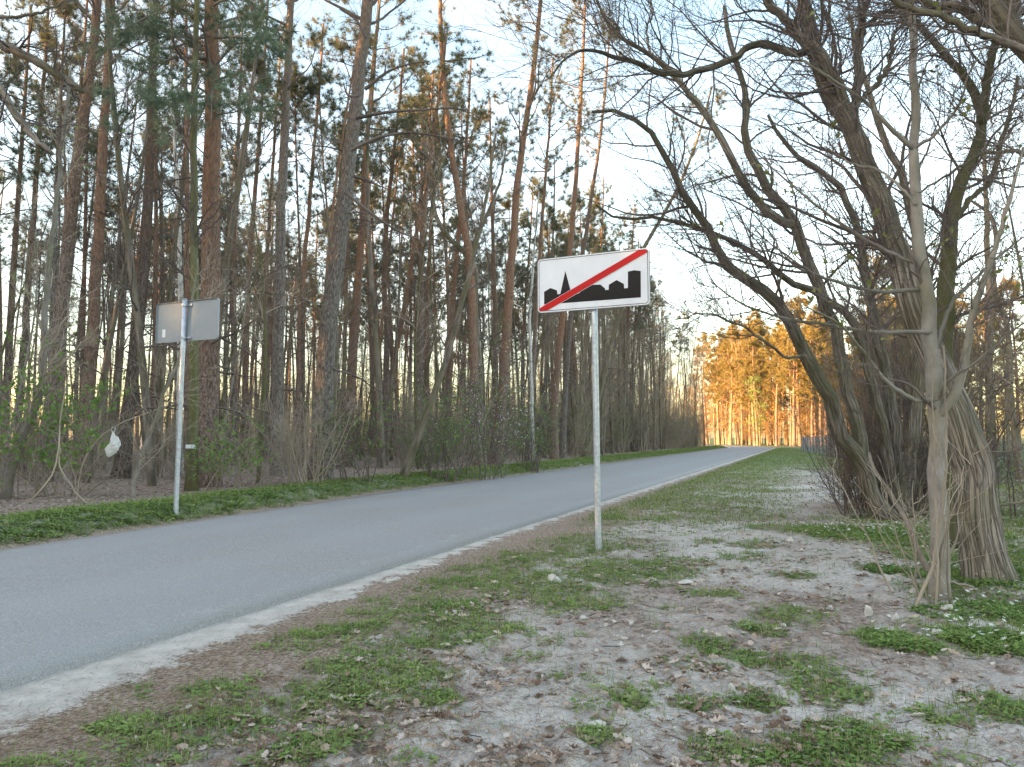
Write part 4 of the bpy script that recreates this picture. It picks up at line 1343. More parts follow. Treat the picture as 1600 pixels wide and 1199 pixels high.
wl = bare_proto('willow_tree', 8.5, .2, 'mossy', leafm='young', n1=30, L1=(1.2, 3.0), n2=6, n3=4, t0=.1, leaf_n=.8, leaf_s=(.10, .18), rmin=.006, leaf_t=(.5, 1))
put(wl, (1186 - 800) / F * 122, 122, 1.0, 1.25, 'yellow-green leafy tree glowing in low sun at the end of the road', 'tree', G6)
drop([wl])
G7 = 'trees behind the meadow on the right'
cnt = 0
tries = 0
while cnt < 60 and tries < 9000:
    tries += 1
    Y = R.uniform(62, 120); px0 = R.uniform(1290, 1680)
    x = (px0 - 800) / F * Y
    if not free(x, Y, 2.6):
        continue
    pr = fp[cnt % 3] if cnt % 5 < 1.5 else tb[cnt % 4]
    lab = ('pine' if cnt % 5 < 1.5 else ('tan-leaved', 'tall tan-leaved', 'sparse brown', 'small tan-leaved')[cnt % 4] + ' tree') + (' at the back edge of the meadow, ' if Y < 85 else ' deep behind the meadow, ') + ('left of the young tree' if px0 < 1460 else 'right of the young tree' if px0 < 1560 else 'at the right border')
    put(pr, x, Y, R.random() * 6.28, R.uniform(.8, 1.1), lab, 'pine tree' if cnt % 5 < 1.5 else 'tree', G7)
    cnt += 1
cnt = 0
tries = 0
while cnt < 16 and tries < 4000:
    tries += 1
    Y = R.uniform(15, 36); px0 = R.uniform(1380, 1700)
    x = (px0 - 800) / F * Y
    if not free(x, Y, 1.8):
        continue
    put(bp[cnt % 6], x, Y, R.random() * 6.28, R.uniform(.7, 1.1), ('dark', 'greenish', 'sparse dark', 'pale', 'tall dark', 'small pale')[cnt % 6] + ' bare tree before the meadow, ' + ('near' if Y < 22 else 'farther' if Y < 29 else 'by the fence') + (', behind the clump' if px0 < 1460 else ', right of young tree'), 'tree', G4)
    cnt += 1
cnt = 0
tries = 0
while cnt < 48 and tries < 12000:
    tries += 1
    Y = R.uniform(114, 150); px0 = R.uniform(1090, 1400)
    x = (px0 - 800) / F * Y
    s, n_ = road_sn(x, Y)
    if abs(n_) < 6 or (n_ < 0 and s < 110) or not free(x, Y, 1.3):
        continue
    put(tb[(3, 1)[cnt % 2]], x, Y, R.random() * 6.28, R.uniform(.35, .62), 'low tan-leaved sapling ' + ('in front, ' if Y < 116 else 'further back, ' if Y < 133 else 'far behind, ') + ('left of where the road ends' if px0 < 1135 else 'over the end of the road' if px0 < 1205 else 'just right of the road end' if px0 < 1290 else 'behind the clump'), 'sapling', 'tan saplings beyond the bend', name='sapling')
    cnt += 1
drop(fp); drop(tb); drop(bp)

# ------------------------------------------------------------------ meadow fence
def fence():
    c = [np.array([28.5, 76.0]), np.array([18.3, 41.5]), np.array([44.0, 35.0])]
    o = thing('wire_fence', (c[1][0], c[1][1], gz(*c[1])), 'wire mesh fence with dark posts round the meadow', 'fence')
    base = np.array(o.location)
    H = 1.35
    first = None
    for a, b in ((c[0], c[1]), (c[1], c[2])):
        L = np.linalg.norm(b - a)
        nseg = int(round(L / 2.5))
        for k in range(nseg + 1):
            p = a + (b - a) * k / nseg
            z = gz(*p)
            if not (a is c[1] and k == 0):
                g = Geo()
                q = np.array([[p[0], p[1], z - .2], [p[0], p[1], z + H * .6], [p[0], p[1], z + H + .08]]) - base
                tubes(g, q, np.array([.035, .035, .035]), 8, cap=True)
                g.build('post', [M['post_dark']], o, smooth=False)
            if k < nseg:
                p2 = a + (b - a) * (k + 1) / nseg
                g = Geo()
                m_ = 28
                t = (np.arange(m_) + .5) / m_
                w0 = p[None] * (1 - t[:, None]) + p2[None] * t[:, None]
                zz = z + .04
                v = np.stack([np.concatenate([w0, np.full((m_, 1), zz)], 1), np.concatenate([w0, np.full((m_, 1), zz + H)], 1)], 1) - base
                tubes(g, v, np.full((m_, 2), .004), 3)
                hz = np.linspace(.03, H - .02, 8)
                h = np.stack([np.stack([np.full(8, p[0]), np.full(8, p[1]), zz + hz], -1), np.stack([np.full(8, p2[0]), np.full(8, p2[1]), zz + hz], -1)], 1) - base
                tubes(g, h, np.full((8, 2), .005), 3)
                g.build('mesh_panel', [M['wire']], o)
fence()

# ------------------------------------------------------------------ the two town signs
def rrect(w_, h_, r, n=6):
    pts = []
    for cx, cy, a0 in ((w_ / 2 - r, h_ / 2 - r, 0), (-w_ / 2 + r, h_ / 2 - r, 90), (-w_ / 2 + r, -h_ / 2 + r, 180), (w_ / 2 - r, -h_ / 2 + r, 270)):
        for k in range(n + 1):
            a = math.radians(a0 + 90 * k / n)
            pts.append((cx + r * math.cos(a), cy + r * math.sin(a)))
    return pts

def slab(name, outline, y0, y1, m, parent, holes=None):
    """flat shape given in the sign's own x,z, between depths y0 (front) and y1 (back)"""
    bm = bmesh.new()
    f = bm.faces.new([bm.verts.new((x, y0, z)) for x, z in outline])
    f.normal_update()
    if f.normal.y > 0:
        f.normal_flip()
    if abs(y1 - y0) > 1e-6:
        r = bmesh.ops.extrude_face_region(bm, geom=[f])
        for v in [e for e in r['geom'] if isinstance(e, bmesh.types.BMVert)]:
            v.co.y = y1
    bmesh.ops.triangulate(bm, faces=[f for f in bm.faces if len(f.verts) > 4])
    bmesh.ops.recalc_face_normals(bm, faces=bm.faces)
    me = bpy.data.meshes.new(name)
    bm.to_mesh(me); bm.free()
    me.materials.append(m)
    o = bpy.data.objects.new(name, me)
    col.objects.link(o)
    o.parent = parent
    return o

def ring(name, w0, h0, r0, w1, h1, r1, y0, y1, m, parent):
    A, B = rrect(w0, h0, r0), rrect(w1, h1, r1)
    n = len(A)
    V = [(x, y0, z) for x, z in A] + [(x, y0, z) for x, z in B] + [(x, y1, z) for x, z in A] + [(x, y1, z) for x, z in B]
    i = np.arange(n); j = (i + 1) % n
    Q = np.concatenate([np.stack([i, j, j + n, i + n], 1)[:, ::-1], np.stack([i + 2 * n, j + 2 * n, j + 3 * n, i + 3 * n], 1),
                        np.stack([i, j, j + 2 * n, i + 2 * n], 1), np.stack([i + n, j + n, j + 3 * n, i + 3 * n], 1)[:, ::-1]])
    return Geo().add(np.array(V), Q).build(name, [m], parent, smooth=False)

SW, SH = 1.40, .66
YAW = math.atan2(-.437, .9)
def town_sign(center, foot, label, flip, front_art):
    fx, fy = foot[0], foot[1]
    fz = gz(fx, fy)
    o = thing('town_exit_sign' if front_art else 'town_sign', (fx, fy, fz), label, 'road sign', 'town signs on galvanised posts')
    c = np.asarray(center) - np.array([fx, fy, fz])
    yaw = YAW + (math.pi if flip else 0)
    pn = bpy.data.objects.new('panel', None)
    # the sheet with a folded rim, lettering layers in front
    panel = slab('panel', rrect(SW, SH, .045), 0.0, .0025, M['white'], o)
    panel.location = c
    panel.rotation_euler = (0, 0, yaw)
    back = slab('back_sheet', rrect(SW - .008, SH - .008, .042), .0035, .006, M['alu'], panel)
    ring('rim', SW, SH, .045, SW - .012, SH - .012, .04, .003, .034, M['alu'], panel)
    ring('border_line', SW - .030, SH - .030, .034, SW - .042, SH - .042, .029, -.0022, -.0004, M['black'], panel)
    # rails and clamps behind
    for zz in (SH / 2 - .075, -SH / 2 + .055):
        g = Geo()
        rail = slab('rail', [(-.11, zz - .016), (.11, zz - .016), (.11, zz + .016), (-.11, zz + .016)], .0065, .030, M['galv'], panel)
        an = np.linspace(0, 2 * math.pi, 15)[:-1]
        rg = np.array([[.043 * math.cos(a), .068 + .043 * math.sin(a), zz] for a in an])
        V = np.concatenate([rg + [0, 0, -.018], rg + [0, 0, .018]])
        i = np.arange(14); j = (i + 1) % 14
        g.add(V, np.stack([i, j, j + 14, i + 14], 1))
        g.add([[.03, .05, zz - .012], [.09, .05, zz - .012], [.09, .062, zz - .012], [.03, .062, zz - .012], [.03, .05, zz + .012], [.09, .05, zz + .012], [.09, .062, zz + .012], [.03, .062, zz + .012]],
              [[0, 1, 2, 3], [4, 7, 6, 5], [0, 4, 5, 1], [1, 5, 6, 2], [2, 6, 7, 3], [3, 7, 4, 0]])
        g.build('clamp', [M['galv']], panel, smooth=False)
    # the post, behind the sheet
    off = np.array([-math.sin(yaw), math.cos(yaw), 0]) * .068
    top = c + off + np.array([0, 0, SH / 2 + (.01 if flip else -.02)])
    q = np.array([[0, 0, -.35], *[list(top * k) for k in (0.0001, .25, .5, .75)], list(top)], float)
    g = Geo()
    tubes(g, q, np.full(6, .0385), 18, cap=True)
    post = g.build('post', [M['galv']], o)
    for p_ in post.data.polygons:
        if len(p_.vertices) > 4:
            p_.use_smooth = False
    g = Geo()
    tq = np.array([top, top + np.array([0, 0, .012]), top + np.array([0, 0, .018])])
    tubes(g, tq, np.array([.041, .040, .028]), 18, cap=True)
    g.build('post_cap', [M['alu']], post)
    if front_art:
        def uv(x, y):
            u = (x - 150) / 1285
            yt, yb = 222 - 127 * u, 856 - 91 * u
            v = 1 - (y - yt) / (yb - yt)
            return ((u - .5) * SW, (v - .5) * SH)
        sky_ = [(228, 756), (228, 605), (305, 560), (383, 588), (388, 636), (424, 630), (484, 360), (548, 602), (560, 640), (640, 628), (700, 570), (798, 517), (806, 528), (890, 524), (944, 570), (946, 590), (985, 588),
                (988, 528), (1075, 473), (1155, 520), (1160, 573), (1200, 569), (1202, 376), (1270, 361), (1342, 371), (1340, 681)]
        slab('skyline_silhouette', [uv(*p) for p in sky_], -.0024, -.0004, M['black'], panel)
        w2, h2 = SW / 2 - .022, SH / 2 - .022
        def bar(d0, d1):
            # parallel band along the diagonal, clipped by the border
            return [(-w2, -h2), (-w2 + d0 * SW, -h2), (w2, h2 - d1 * SH), (w2, h2), (w2 - d0 * SW, h2), (-w2, -h2 + d1 * SH)]
        slab('stripe_edging', bar(.087, .056), -.0046, -.0026, M['white'], panel)
        slab('red_stripe', bar(.080, .050), -.0066, -.0048, M['red'], panel)
    else:
        st = slab('sticker', [(.50, -.235), (.575, -.235), (.575, -.105), (.50, -.105)], .0075, .0065, M['label_paper'], panel)
    return o
town_sign((.946, 9.02, 3.15), GP(935, 859), 'white town-exit sign with black skyline crossed out by a red stripe', False, True)
town_sign((-5.27, 12.40, 3.187), (P(275, 786, 12.47)[0], 12.47, 0), 'sign seen from its grey back, on a post across the road', True, False)

# ------------------------------------------------------------------ litter in the wood
def bag():
    top = P(172, 675, 13.3); bot = P(176, 713, 13.3)
    o = thing('plastic_bag', bot, 'torn white plastic bag caught on twigs at the edge of the wood', 'bag')
    K, S = 14, 16
    t = np.linspace(0, 1, K)
    h = top[2] - bot[2]
    prof = np.interp(t, [0, .08, .35, .62, .85, 1], [.035, .07, .115, .085, .03, .016])
    ax = np.interp(t, [0, .3, .6, 1], [-.07, .0, .03, -.01])
    an = np.arange(S) * 2 * math.pi / S
    V = np.empty((K, S, 3))
    for i in range(K):
        rr = prof[i] * (1 + .22 * np.sin(an * 3 + i * .9) + .18 * (R.random(S) - .5) * 2)
        V[i] = np.stack([ax[i] + rr * np.cos(an), .5 * rr * np.sin(an), t[i] * h + .012 * R.normal(0, 1, S)], -1)
    idx = np.arange(K * S).reshape(K, S)
    Q = np.stack([idx[:-1], np.roll(idx[:-1], -1, 1), np.roll(idx[1:], -1, 1), idx[1:]], -1).reshape(-1, 4)
    Geo().add(V.reshape(-1, 3), Q, 0, R.random(K * S)).build('sack', [M['plastic']], o, smooth=False)
    g = Geo()
    lp = spline(np.array([[-.01, 0, h - .01], [-.04, .0, h + .05], [.0, .01, h + .085], [.03, 0, h + .04], [.0, 0, h - .01]]), 12)
    tubes(g, lp, np.full(12, .008), 5)
    g.build('handle', [M['plastic']], o)
bag()
def plate():
    c = P(298, 698, 15.46)
    o = thing('plate', c, 'small pale plate fixed low on the mossy green trunk', 'plate')
    slab('board', [(-.095, -.038), (.095, -.038), (.095, .038), (-.095, .038)], -.008, .006, M['label_paper'], o)
    slab('seam', [(.018, -.037), (.024, -.037), (.028, .037), (.022, .037)], -.0105, -.0085, M['post_dark'], o)
    for v in o.children:
        v.rotation_euler = (0, 0, .2)
bag_twigs = None
plate()

# fallen and leaning sticks
def stick(pts, Y, d, label, mt='wood_grey', Y1=None, name='stick', forks=2):
    p, r = trace(pts, Y, d, ground=False, K=12, wig=.006, Y1=Y1)
    for i in (0, -1):
        p[i, 2] = max(p[i, 2], gz(p[i, 0], p[i, 1]) - .03)
    b = p[0].copy()
    o = thing(name, b, label, 'stick')
    g = Geo()
    r = np.interp(np.linspace(0, 1, 12), [0, 1], [d / 2, d / 4])
    tubes(g, p - b, r, 7)
    g.build('stem', [M[mt]], o)
    if forks:
        q, qr = grow((p - b)[None], r[None], forks, .3, .95, (.25, .7), (25, 60), (0, 0, .1), 5, .2, .6, .003)
        for k in range(len(q)):
            g = Geo(); tubes(g, q[k], qr[k], 4)
            g.build('twig', [M[mt]], o)
stick([(1450, 892), (1420, 822), (1400, 784), (1366, 733), (1358, 708)], 7.0, .055, 'thick pale stick leaning left between the clump and the young grey tree', Y1=7.6, forks=1)
stick([(1428, 958), (1440, 925), (1452, 905), (1464, 850), (1477, 748), (1478, 640), (1474, 540)], 6.15, .03, 'tall thin bare shoot bending up beside the young grey tree', 'twig_pale', forks=0)
stick([(1462, 955), (1464, 880), (1462, 760), (1457, 640), (1455, 560)], 6.1, .02, 'thin upright shoot in front of the young grey tree', 'twig_pale', forks=0)
stick([(118, 790), (128, 730), (148, 692), (172, 672), (210, 652), (250, 640)], 13.3, .024, 'bent bare twig from which the white plastic bag hangs', 'twig_pale', forks=3)
stick([(1540, 960), (1520, 920), (1480, 905), (1470, 890)], 6.6, .03, 'fallen branch arching over the ground right of the young grey tree', 'twig_pale')
stick([(1560, 1040), (1600, 1012), (1640, 980)], 5.0, .05, 'grey fallen branch at the lower right border')
stick([(1390, 808), (1460, 800), (1560, 790), (1610, 780)], 11.5, .07, 'fallen branch lying behind the foot of the clump', 'dark_bark')
stick([(40, 790), (85, 735), (92, 690), (96, 640), (108, 580)], 12.6, .032, 'pale broken branch standing in the tangle below the white bag', 'twig_pale', forks=5)
stick([(140, 792), (110, 758), (92, 722), (95, 700)], 12.6, .036, 'pale broken branch propped against the tangle, foot in the litter', 'twig_pale', forks=3)

# ------------------------------------------------------------------ stones
def stone(px, py, wpx, hpx, label, shape=0):
    c = GP(px, py)
    sc_ = math.hypot(c[0], c[1]) / F
    a, b = wpx * sc_ / 2 * .88, hpx * sc_ / 2
    bm = bmesh.new()
    for k in range(18):
        d = R.normal(0, 1, 3); d /= np.linalg.norm(d)
        k_ = R.uniform(.62, 1.12)
        e = d * 1.12
        bm.verts.new((e[0] * a * k_, e[1] * a * .8 * k_, e[2] * b * k_))
    bmesh.ops.convex_hull(bm, input=bm.verts)
    bmesh.ops.delete(bm, geom=[v for v in bm.verts if not v.link_faces], context='VERTS')
    bmesh.ops.bevel(bm, geom=bm.edges[:], offset=min(a, b) * .09, segments=1, affect='EDGES')
    me = bpy.data.meshes.new('stone')
    bm.to_mesh(me); bm.free()
    me.materials.append(M['stone'])
    o = bpy.data.objects.new('stone', me)
    col.objects.link(o)
    o.location = (c[0], c[1], c[2] + b * .45)
    o.rotation_euler = (0, 0, R.random() * 6.28)
    props(o, label, 'stone', 'pale stones on the verge')
STONES = [
    (868, 910, 28, 20, 'largest white stone, in the weeds left of the post of the town sign'),
    (697, 960, 12, 9, 'left one of two small white stones in the green weeds'),
    (712, 959, 13, 9, 'right one of two small white stones in the green weeds'),
    (592, 998, 18, 8, 'flat pale stone by the weeds near the roadside edge'),
    (911, 968, 17, 8, 'long flat white stone on sand at the weed edge'),
    (943, 963, 11, 9, 'small white stone right of the long flat white one'),
    (893, 956, 7, 6, 'tiny white pebble at the edge of the weeds'),
    (986, 973, 11, 9, 'tan and white stone among dead leaves'),
    (946, 982, 9, 7, 'small round white stone on bare sand'),
    (970, 1008, 14, 7, 'white stone half sunk in sand'),
    (1023, 988, 13, 7, 'pale flat stone near the small dark green tuft'),
    (933, 1016, 15, 6, 'flat sand-coloured stone slab in the sand'),
    (987, 1048, 6, 6, 'little round white pebble near dead leaves'),
    (933, 1136, 32, 14, 'large flat grey-white stone among dead oak leaves'),
    (1055, 1142, 17, 9, 'white stone right of the dead oak leaves'),
    (1011, 1190, 12, 9, 'white stone at the bottom border'),
    (623, 1180, 10, 7, 'small white stone on the sand at the bottom border'),
    (592, 1190, 6, 10, 'narrow upright white stone near the bottom border'),
    (1234, 849, 14, 10, 'square white stone on the leaf-strewn sand far up the verge'),
    (1127, 856, 8, 6, 'small white stone left of the square white one'),
    (1343, 863, 12, 8, 'pointed white stone below the anemones'),
    (1357, 861, 6, 5, 'tiny white stone next to the pointed one'),
    (1384, 908, 18, 14, 'left half of the split white stone near the young grey tree'),
    (1397, 906, 14, 11, 'right half of the split white stone near the young grey tree'),
    (1428, 929, 16, 15, 'tilted beige stone at the foot of the young grey tree'),
    (1357, 962, 16, 18, 'upright block of white stone by a thin shoot'),
    (1398, 970, 16, 17, 'triangular white stone beside the upright block'),
    (1479, 957, 24, 14, 'white stone right of the young grey tree foot'),
    (1465, 991, 22, 12, 'rounded pale stone beside the flowering patch'),
    (1430, 1000, 14, 8, 'small white stone behind green leaves left of the rounded one'),
    (1296, 951, 14, 7, 'flat white stone alone on the sand'),
    (1143, 1077, 15, 13, 'yellowish rounded stone beside a heap of dead leaves'),
    (1232, 1160, 11, 9, 'bright white stone near clover in the lower part'),
    (1315, 1149, 14, 8, 'white stone above the largest clover patch'),
    (1073, 912, 30, 10, 'broad flat grey stone on the bare sand'),
    (1225, 980, 14, 7, 'white chip of stone between green tufts'),
    (1266, 1044, 9, 5, 'thin white stone chip on the sand'),
    (1254, 862, 9, 6, 'beige stone below the square white stone'),
    (1550, 1038, 10, 6, 'small white stone near the lower right branch'),
]
for a in STONES:
    stone(*a)

# ------------------------------------------------------------------ ground cover (nobody could count it)
def polar(N, r0, r1, a0=-46, a1=46, pw=1.0):
    r = r0 * (r1 / r0) ** (R.random(N) ** pw)
    az = np.radians(R.uniform(a0, a1, N))
    return r * np.sin(az), r * np.cos(az)

def flat_frames(n, tilt=.35):
    a = R.random(n) * 6.28
    X = unit(np.stack([np.cos(a), np.sin(a), R.normal(0, tilt * .5, n)], -1))
    Zt = unit(np.stack([R.normal(0, tilt, n), R.normal(0, tilt, n), np.ones(n)], -1))
    Y = unit(np.cross(Zt, X))
    return X, Y, np.cross(X, Y)

def litter_density(x, y):
    s, n = road_sn(x, y)
    dr, dl = -n - HALF, n - HALF
    nb = fbm(x * .8, y * .8, 71)
    cl = fbm(x * 2.2, y * 2.2, 77)
    rt = sst(dr, 6.0, 8.5)
    right = (.10 + .75 * sst(cl, .46, .68) * (.25 + nb) + rt * .55) * sst(dr, .8, 2.4) * (1 - .4 * sst(np.hypot(x, y), 18, 30))
    left = sst(dl, 1.2, 2.2)
    return np.where(n > 0, left, right)

def litter():
    g = Geo()
    x, y = polar(110000, 2.3, 28)
    k = R.random(len(x)) < litter_density(x, y) * .85
    x, y = x[k], y[k]
    d = np.hypot(x, y)
    z = ground_h(x, y)
    near = d < 7.5
    for q, T in ((near, OAK), (~near, LEAFT)):
        n = q.sum()
        X, Y, Z = flat_frames(n, .32)
        s = (.022 + .06 * R.random(n) ** 1.4) * (1.0 if T is OAK else 1.25)
        fl = np.where(R.random(n) < .4, -1, 1)[:, None]
        place(g, *T, np.stack([x[q], y[q], z[q] + .006 + .012 * R.random(n)], -1), X, Y * fl, Z * fl, np.stack([s, s * R.uniform(.6, 1, n), s * R.uniform(.4, 1.8, n)], -1), 0, R.random(n) ** 1.1)
    props(g.build('leaf_litter', [M['dead']], smooth=False), kind='stuff')
    # brown pine needles and bits of twig by the roadside
    g = Geo()
    x, y = polar(130000, 2.4, 17, -46, 44)
    s, n = road_sn(x, y)
    dr = -n - HALF
    k = R.random(len(x)) < (sst(dr, .28, .6) * (1 - sst(dr, 1.7, 3.0)) * sst(fbm(x * 1.7, y * 1.7, 88), .30, .6) + .34 * (dr > .45) + .14 * (dr > .03) * sst(fbm(x * 2.7, y * 2.7, 89), .4, .6))
    x, y = x[k], y[k]
    n = len(x)
    X, Y, Z = flat_frames(n, .18)
    L = R.uniform(.03, .085, n)
    place(g, *STRIP, np.stack([x, y, ground_h(x, y) + .004 + .012 * R.random(n)], -1), X, Y, Z, np.stack([L, np.full(n, .0022) * R.uniform(.7, 1.6, n), L], -1), 0, R.random(n))
    # short dark twigs scattered on the sand
    x, y = polar(900, 2.4, 14, -30, 46)
    s, n_ = road_sn(x, y)
    k = (-n_ - HALF > 1.2)
    x, y = x[k], y[k]
    n = len(x)
    X, Y, Z = flat_frames(n, .12)
    L = R.uniform(.03, .13, n)
    p0 = np.stack([x, y, ground_h(x, y) + .008], -1)
    pts = np.stack([p0, p0 + X * (L * .5)[:, None] + Y * (R.normal(0, .12, n) * L)[:, None], p0 + X * L[:, None]], 1)
    tubes(g, pts, np.repeat(R.uniform(.0012, .003, n)[:, None], 3, 1), 4, 1)
    props(g.build('needle_litter', [M['straw'], M['twig']]), kind='stuff')
    # chalk crumbs
    g = Geo()
    x, y = polar(2600, 2.4, 16, -36, 46)
    s, n_ = road_sn(x, y)
    k = (-n_ - HALF > 1.4) & (R.random(len(x)) < .12 + .4 * (fbm(x, y, 90) > .52))
    x, y = x[k], y[k]
    n = len(x)
    oc = np.array([[1, 0, 0], [-1, 0, 0], [0, 1, 0], [0, -1, 0], [0, 0, .8], [0, 0, -.8]], float)
    of = np.array([[0, 2, 4], [2, 1, 4], [1, 3, 4], [3, 0, 4], [2, 0, 5], [1, 2, 5], [3, 1, 5], [0, 3, 5]])
    X, Y, Z = flat_frames(n, .5)
    s_ = R.uniform(.003, .013, n) * np.where(R.random(n) < .08, 2, 1)
    place(g, oc, of, np.stack([x, y, ground_h(x, y) + s_ * .3], -1), X, Y, Z, np.stack([s_, s_ * R.uniform(.6, 1, n), s_ * R.uniform(.5, .9, n)], -1))
    props(g.build('gravel', [M['stone']], smooth=False), kind='stuff')
litter()

def weed_template(n, seed, h=.5):
    g = np.random.default_rng(seed)
    V, Fc = [], []
    for k in range(n):
        a = k * 2.4 + g.normal(0, .3)
        el = g.uniform(.15, 1.0)
        r0 = g.uniform(.12, .5)
        c = np.array([math.cos(a) * r0, math.sin(a) * r0, h * g.uniform(.3, 1) * el])
        d = np.array([math.cos(a), math.sin(a), g.uniform(-.3, .5)]); d /= np.linalg.norm(d)
        sd = np.cross([0, 0, 1], d); sd /= np.linalg.norm(sd)
        l = g.uniform(.3, .55); wd = l * .3
        up = np.cross(d, sd)
        b = len(V)
        V += [c, c + d * l * .5 + sd * wd + up * .05, c + d * l - up * .04, c + d * l * .5 - sd * wd + up * .05]
        Fc += [[b, b + 1, b + 2], [b, b + 2, b + 3]]
    return np.array(V), np.array(Fc)
WEEDS = [weed_template(13, k) for k in range(4)]

def blades(g, x, y, h0, h1, wd, tlo=0, thi=.9, lean=.45, matid=0):
    n = len(x)
    a = R.random(n) * 6.28
    up = unit(np.stack([np.cos(a) * lean * R.random(n), np.sin(a) * lean * R.random(n), np.ones(n)], -1))
    side = unit(np.cross(up, np.stack([np.cos(a), np.sin(a), np.zeros(n)], -1)))
    Z = np.cross(up, side)
    h = R.uniform(h0, h1, n)
    place(g, *BLADE, np.stack([x, y, ground_h(x, y) - .008], -1), up, side, Z, np.stack([h, np.full(n, 1.0) * wd, h * R.uniform(.3, 1.6, n)], -1), matid, np.clip(R.uniform(tlo, thi, n) + .08 * R.normal(0, 1, n), 0, 1))

def weeds(g, x, y, s0, s1, matid=1, tlo=0, thi=1, flat=1.0):
    n = len(x)
    which = R.integers(0, 4, n)
    X, Y, Z = flat_frames(n, .15)
    s = R.uniform(s0, s1, n)
    o = np.stack([x, y, ground_h(x, y) - .004], -1)
    cl = np.clip(fbm(x * 1.6, y * 1.6, 93) * (thi - tlo) + tlo + .18 * R.normal(0, 1, n), 0, 1)
    for k in range(4):
        q = which == k
        place(g, *WEEDS[k], o[q], X[q], Y[q], Z[q], np.stack([s[q], s[q], s[q] * flat], -1), matid, cl[q])

def near_green():
    g = Geo()
    x, y = polar(420000, 2.4, 30, -44, 46)
    d = np.hypot(x, y)
    gr = green(x, y)
    k = R.random(len(x)) < gr ** 1.3 * .75
    x, y, d = x[k], y[k], d[k]
    k2 = R.random(len(x)) < .52
    xa, ya, da = x[k2], y[k2], d[k2]
    blades(g, xa, ya, .025, .085, np.clip(.0022 + .00045 * da, .003, .009), 0, .95, lean=.8)
    xb, yb = x[~k2], y[~k2]
    k3 = R.random(len(xb)) < .34
    weeds(g, xb[k3], yb[k3], .03, .08, 1, .2, 1.05, flat=.8)
    props(g.build('verge_grass', [M['grass'], M['weed']]), kind='stuff')
    # thin straw and single blades over the roadside edge
    g = Geo()
    x, y = polar(26000, 2.4, 18, -44, 40)
    s, n = road_sn(x, y)
    dr = -n - HALF
    k = R.random(len(x)) < sst(dr, .45, .8) * (1 - sst(dr, 2.4, 4)) * sst(fbm(x * 2.5, y * 2.5, 95), .42, .62) * .7
    blades(g, x[k], y[k], .02, .07, .003, .3, 1.0, lean=1.0)
    props(g.build('dry_grass', [M['grass']]), kind='stuff')
near_green()

def far_verge():
    g = Geo()
    N = 100000
    s = -10 + 114 * R.random(N) ** 1.6
    dl = .28 + 1.75 * R.random(N)
    x, y = road_pt(s, HALF + dl)
    d = np.hypot(x, y)
    px, py, zc = project(np.stack([x, y, x * 0], -1))
    nb = fbm(x * .9, y * .9, 97)
    k = (zc > 3.5) & (px > -700) & (px < 1650) & (R.random(N) < sst(dl, .3, .75) * (1 - sst(dl, 1.3, 1.95)) * (.35 + nb))
    x, y, d = x[k], y[k], d[k]
    k2 = R.random(len(x)) < .5
    blades(g, x[k2], y[k2], .04, .13, np.clip(.004 + .0006 * d[k2], .006, .02), .35, .9, lean=.6)
    k3 = ~k2 & (R.random(len(x)) < .6)
    weeds(g, x[k3], y[k3], .08, .15, 1, .4, 1.1, flat=.8)
    props(g.build('verge_grass', [M['grass'], M['weed']]), kind='stuff')
    # grass of the right verge farther up the road and the meadow
    g = Geo()
    N = 130000
    s = 12 + 90 * R.random(N) ** 1.5
    dr = .4 + 11 * R.random(N) ** 1.4
    x, y = road_pt(s, -HALF - dr)
    d = np.hypot(x, y)
    k = (R.random(N) < green(x, y) ** 1.1 * 1.1)
    x, y, d = x[k], y[k], d[k]
    blades(g, x, y, .025, .065, np.clip(.004 + .0008 * d, .006, .03), 0, .95, lean=.9)
    props(g.build('verge_grass', [M['grass']]), kind='stuff')
far_verge()

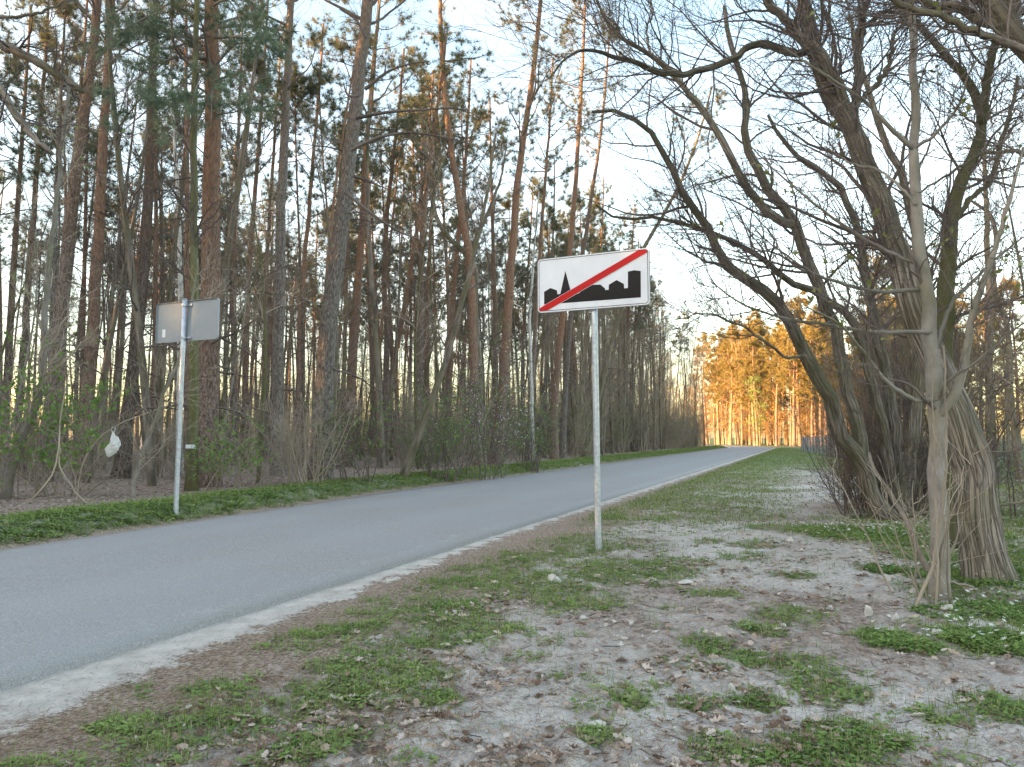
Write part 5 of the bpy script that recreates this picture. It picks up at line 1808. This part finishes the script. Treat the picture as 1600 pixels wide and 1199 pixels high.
def anemones():
    g = Geo()
    spots = [(1330, 832, .7, 60), (1400, 838, .8, 60), (1460, 835, .8, 45), (1540, 870, .9, 50), (1575, 905, .5, 30), (1550, 1002, .26, 40), (1408, 1008, .2, 12), (1500, 960, .3, 10), (1590, 960, .35, 20), (1380, 890, .2, 8), (1500, 905, .4, 14), (1560, 810, 1.6, 60)]
    X_, Y_ = [], []
    lx, ly = [], []
    for px, py, r, n in spots:
        c = GP(px, py)
        a = R.random(n) * 6.28; q = r * np.sqrt(R.random(n)) * 1.1
        X_.append(c[0] + q * np.cos(a)); Y_.append(c[1] + q * np.sin(a))
        m_ = int(n * 11)
        a = R.random(m_) * 6.28; q = r * np.sqrt(R.random(m_)) * 1.15
        lx.append(c[0] + q * np.cos(a)); ly.append(c[1] + q * np.sin(a))
    x, y = np.concatenate(X_), np.concatenate(Y_)
    lx, ly = np.concatenate(lx), np.concatenate(ly)
    weeds(g, lx, ly, .04, .09, 1, .1, 1, flat=1.1)
    n = len(x)
    h = R.uniform(.07, .13, n)
    z = ground_h(x, y)
    p0 = np.stack([x, y, z], -1)
    top = p0 + np.stack([R.normal(0, .015, n), R.normal(0, .015, n), h], -1)
    tubes(g, np.stack([p0, (p0 + top) / 2 + R.normal(0, .004, (n, 3)), top], 1), np.full((n, 3), .0016), 3, 1)
    V, Fc = [[0, 0, -.1]], []
    for k in range(6):
        a = k * math.pi / 3
        b = len(V)
        for da, rr, zz in ((-.38, .55, .12), (0, 1.0, .22), (.38, .55, .12)):
            V.append([rr * math.cos(a + da), rr * math.sin(a + da), zz])
        Fc += [[0, b, b + 1], [0, b + 1, b + 2]]
    X, Y, Z = flat_frames(n, .45)
    place(g, np.array(V), np.array(Fc), top, X, Y, Z, R.uniform(.014, .022, n), 0, R.random(n))
    props(g.build('flower_carpet', [M['petal'], M['weed']]), kind='stuff')
anemones()

# ------------------------------------------------------------------ likely twins told apart by their order
def tell_apart():
    by = {}
    for o in col.objects:
        if o.parent is None and o.get('label') and o.get('group'):
            by.setdefault(o['label'], []).append(o)
    for lab, os_ in by.items():
        n_ = len(os_)
        if n_ < 2:
            continue
        if n_ <= 3:
            os_.sort(key=lambda o: math.hypot(o.location.x, o.location.y))
            ws = ('nearer one', 'farther one') if n_ == 2 else ('nearest of three', 'middle of three', 'farthest of three')
        else:
            os_.sort(key=lambda o: o.location.x / max(o.location.y, 1))
            ws = ['leftmost'] + [q + ' from left' for q in ORD[1:]]
        for o, w_ in zip(os_, ws):
            l2 = lab if len((lab + ' ' + w_).split()) <= 16 else lab.replace('the ', '')
            o['label'] = l2 + ', ' + w_
tell_apart()
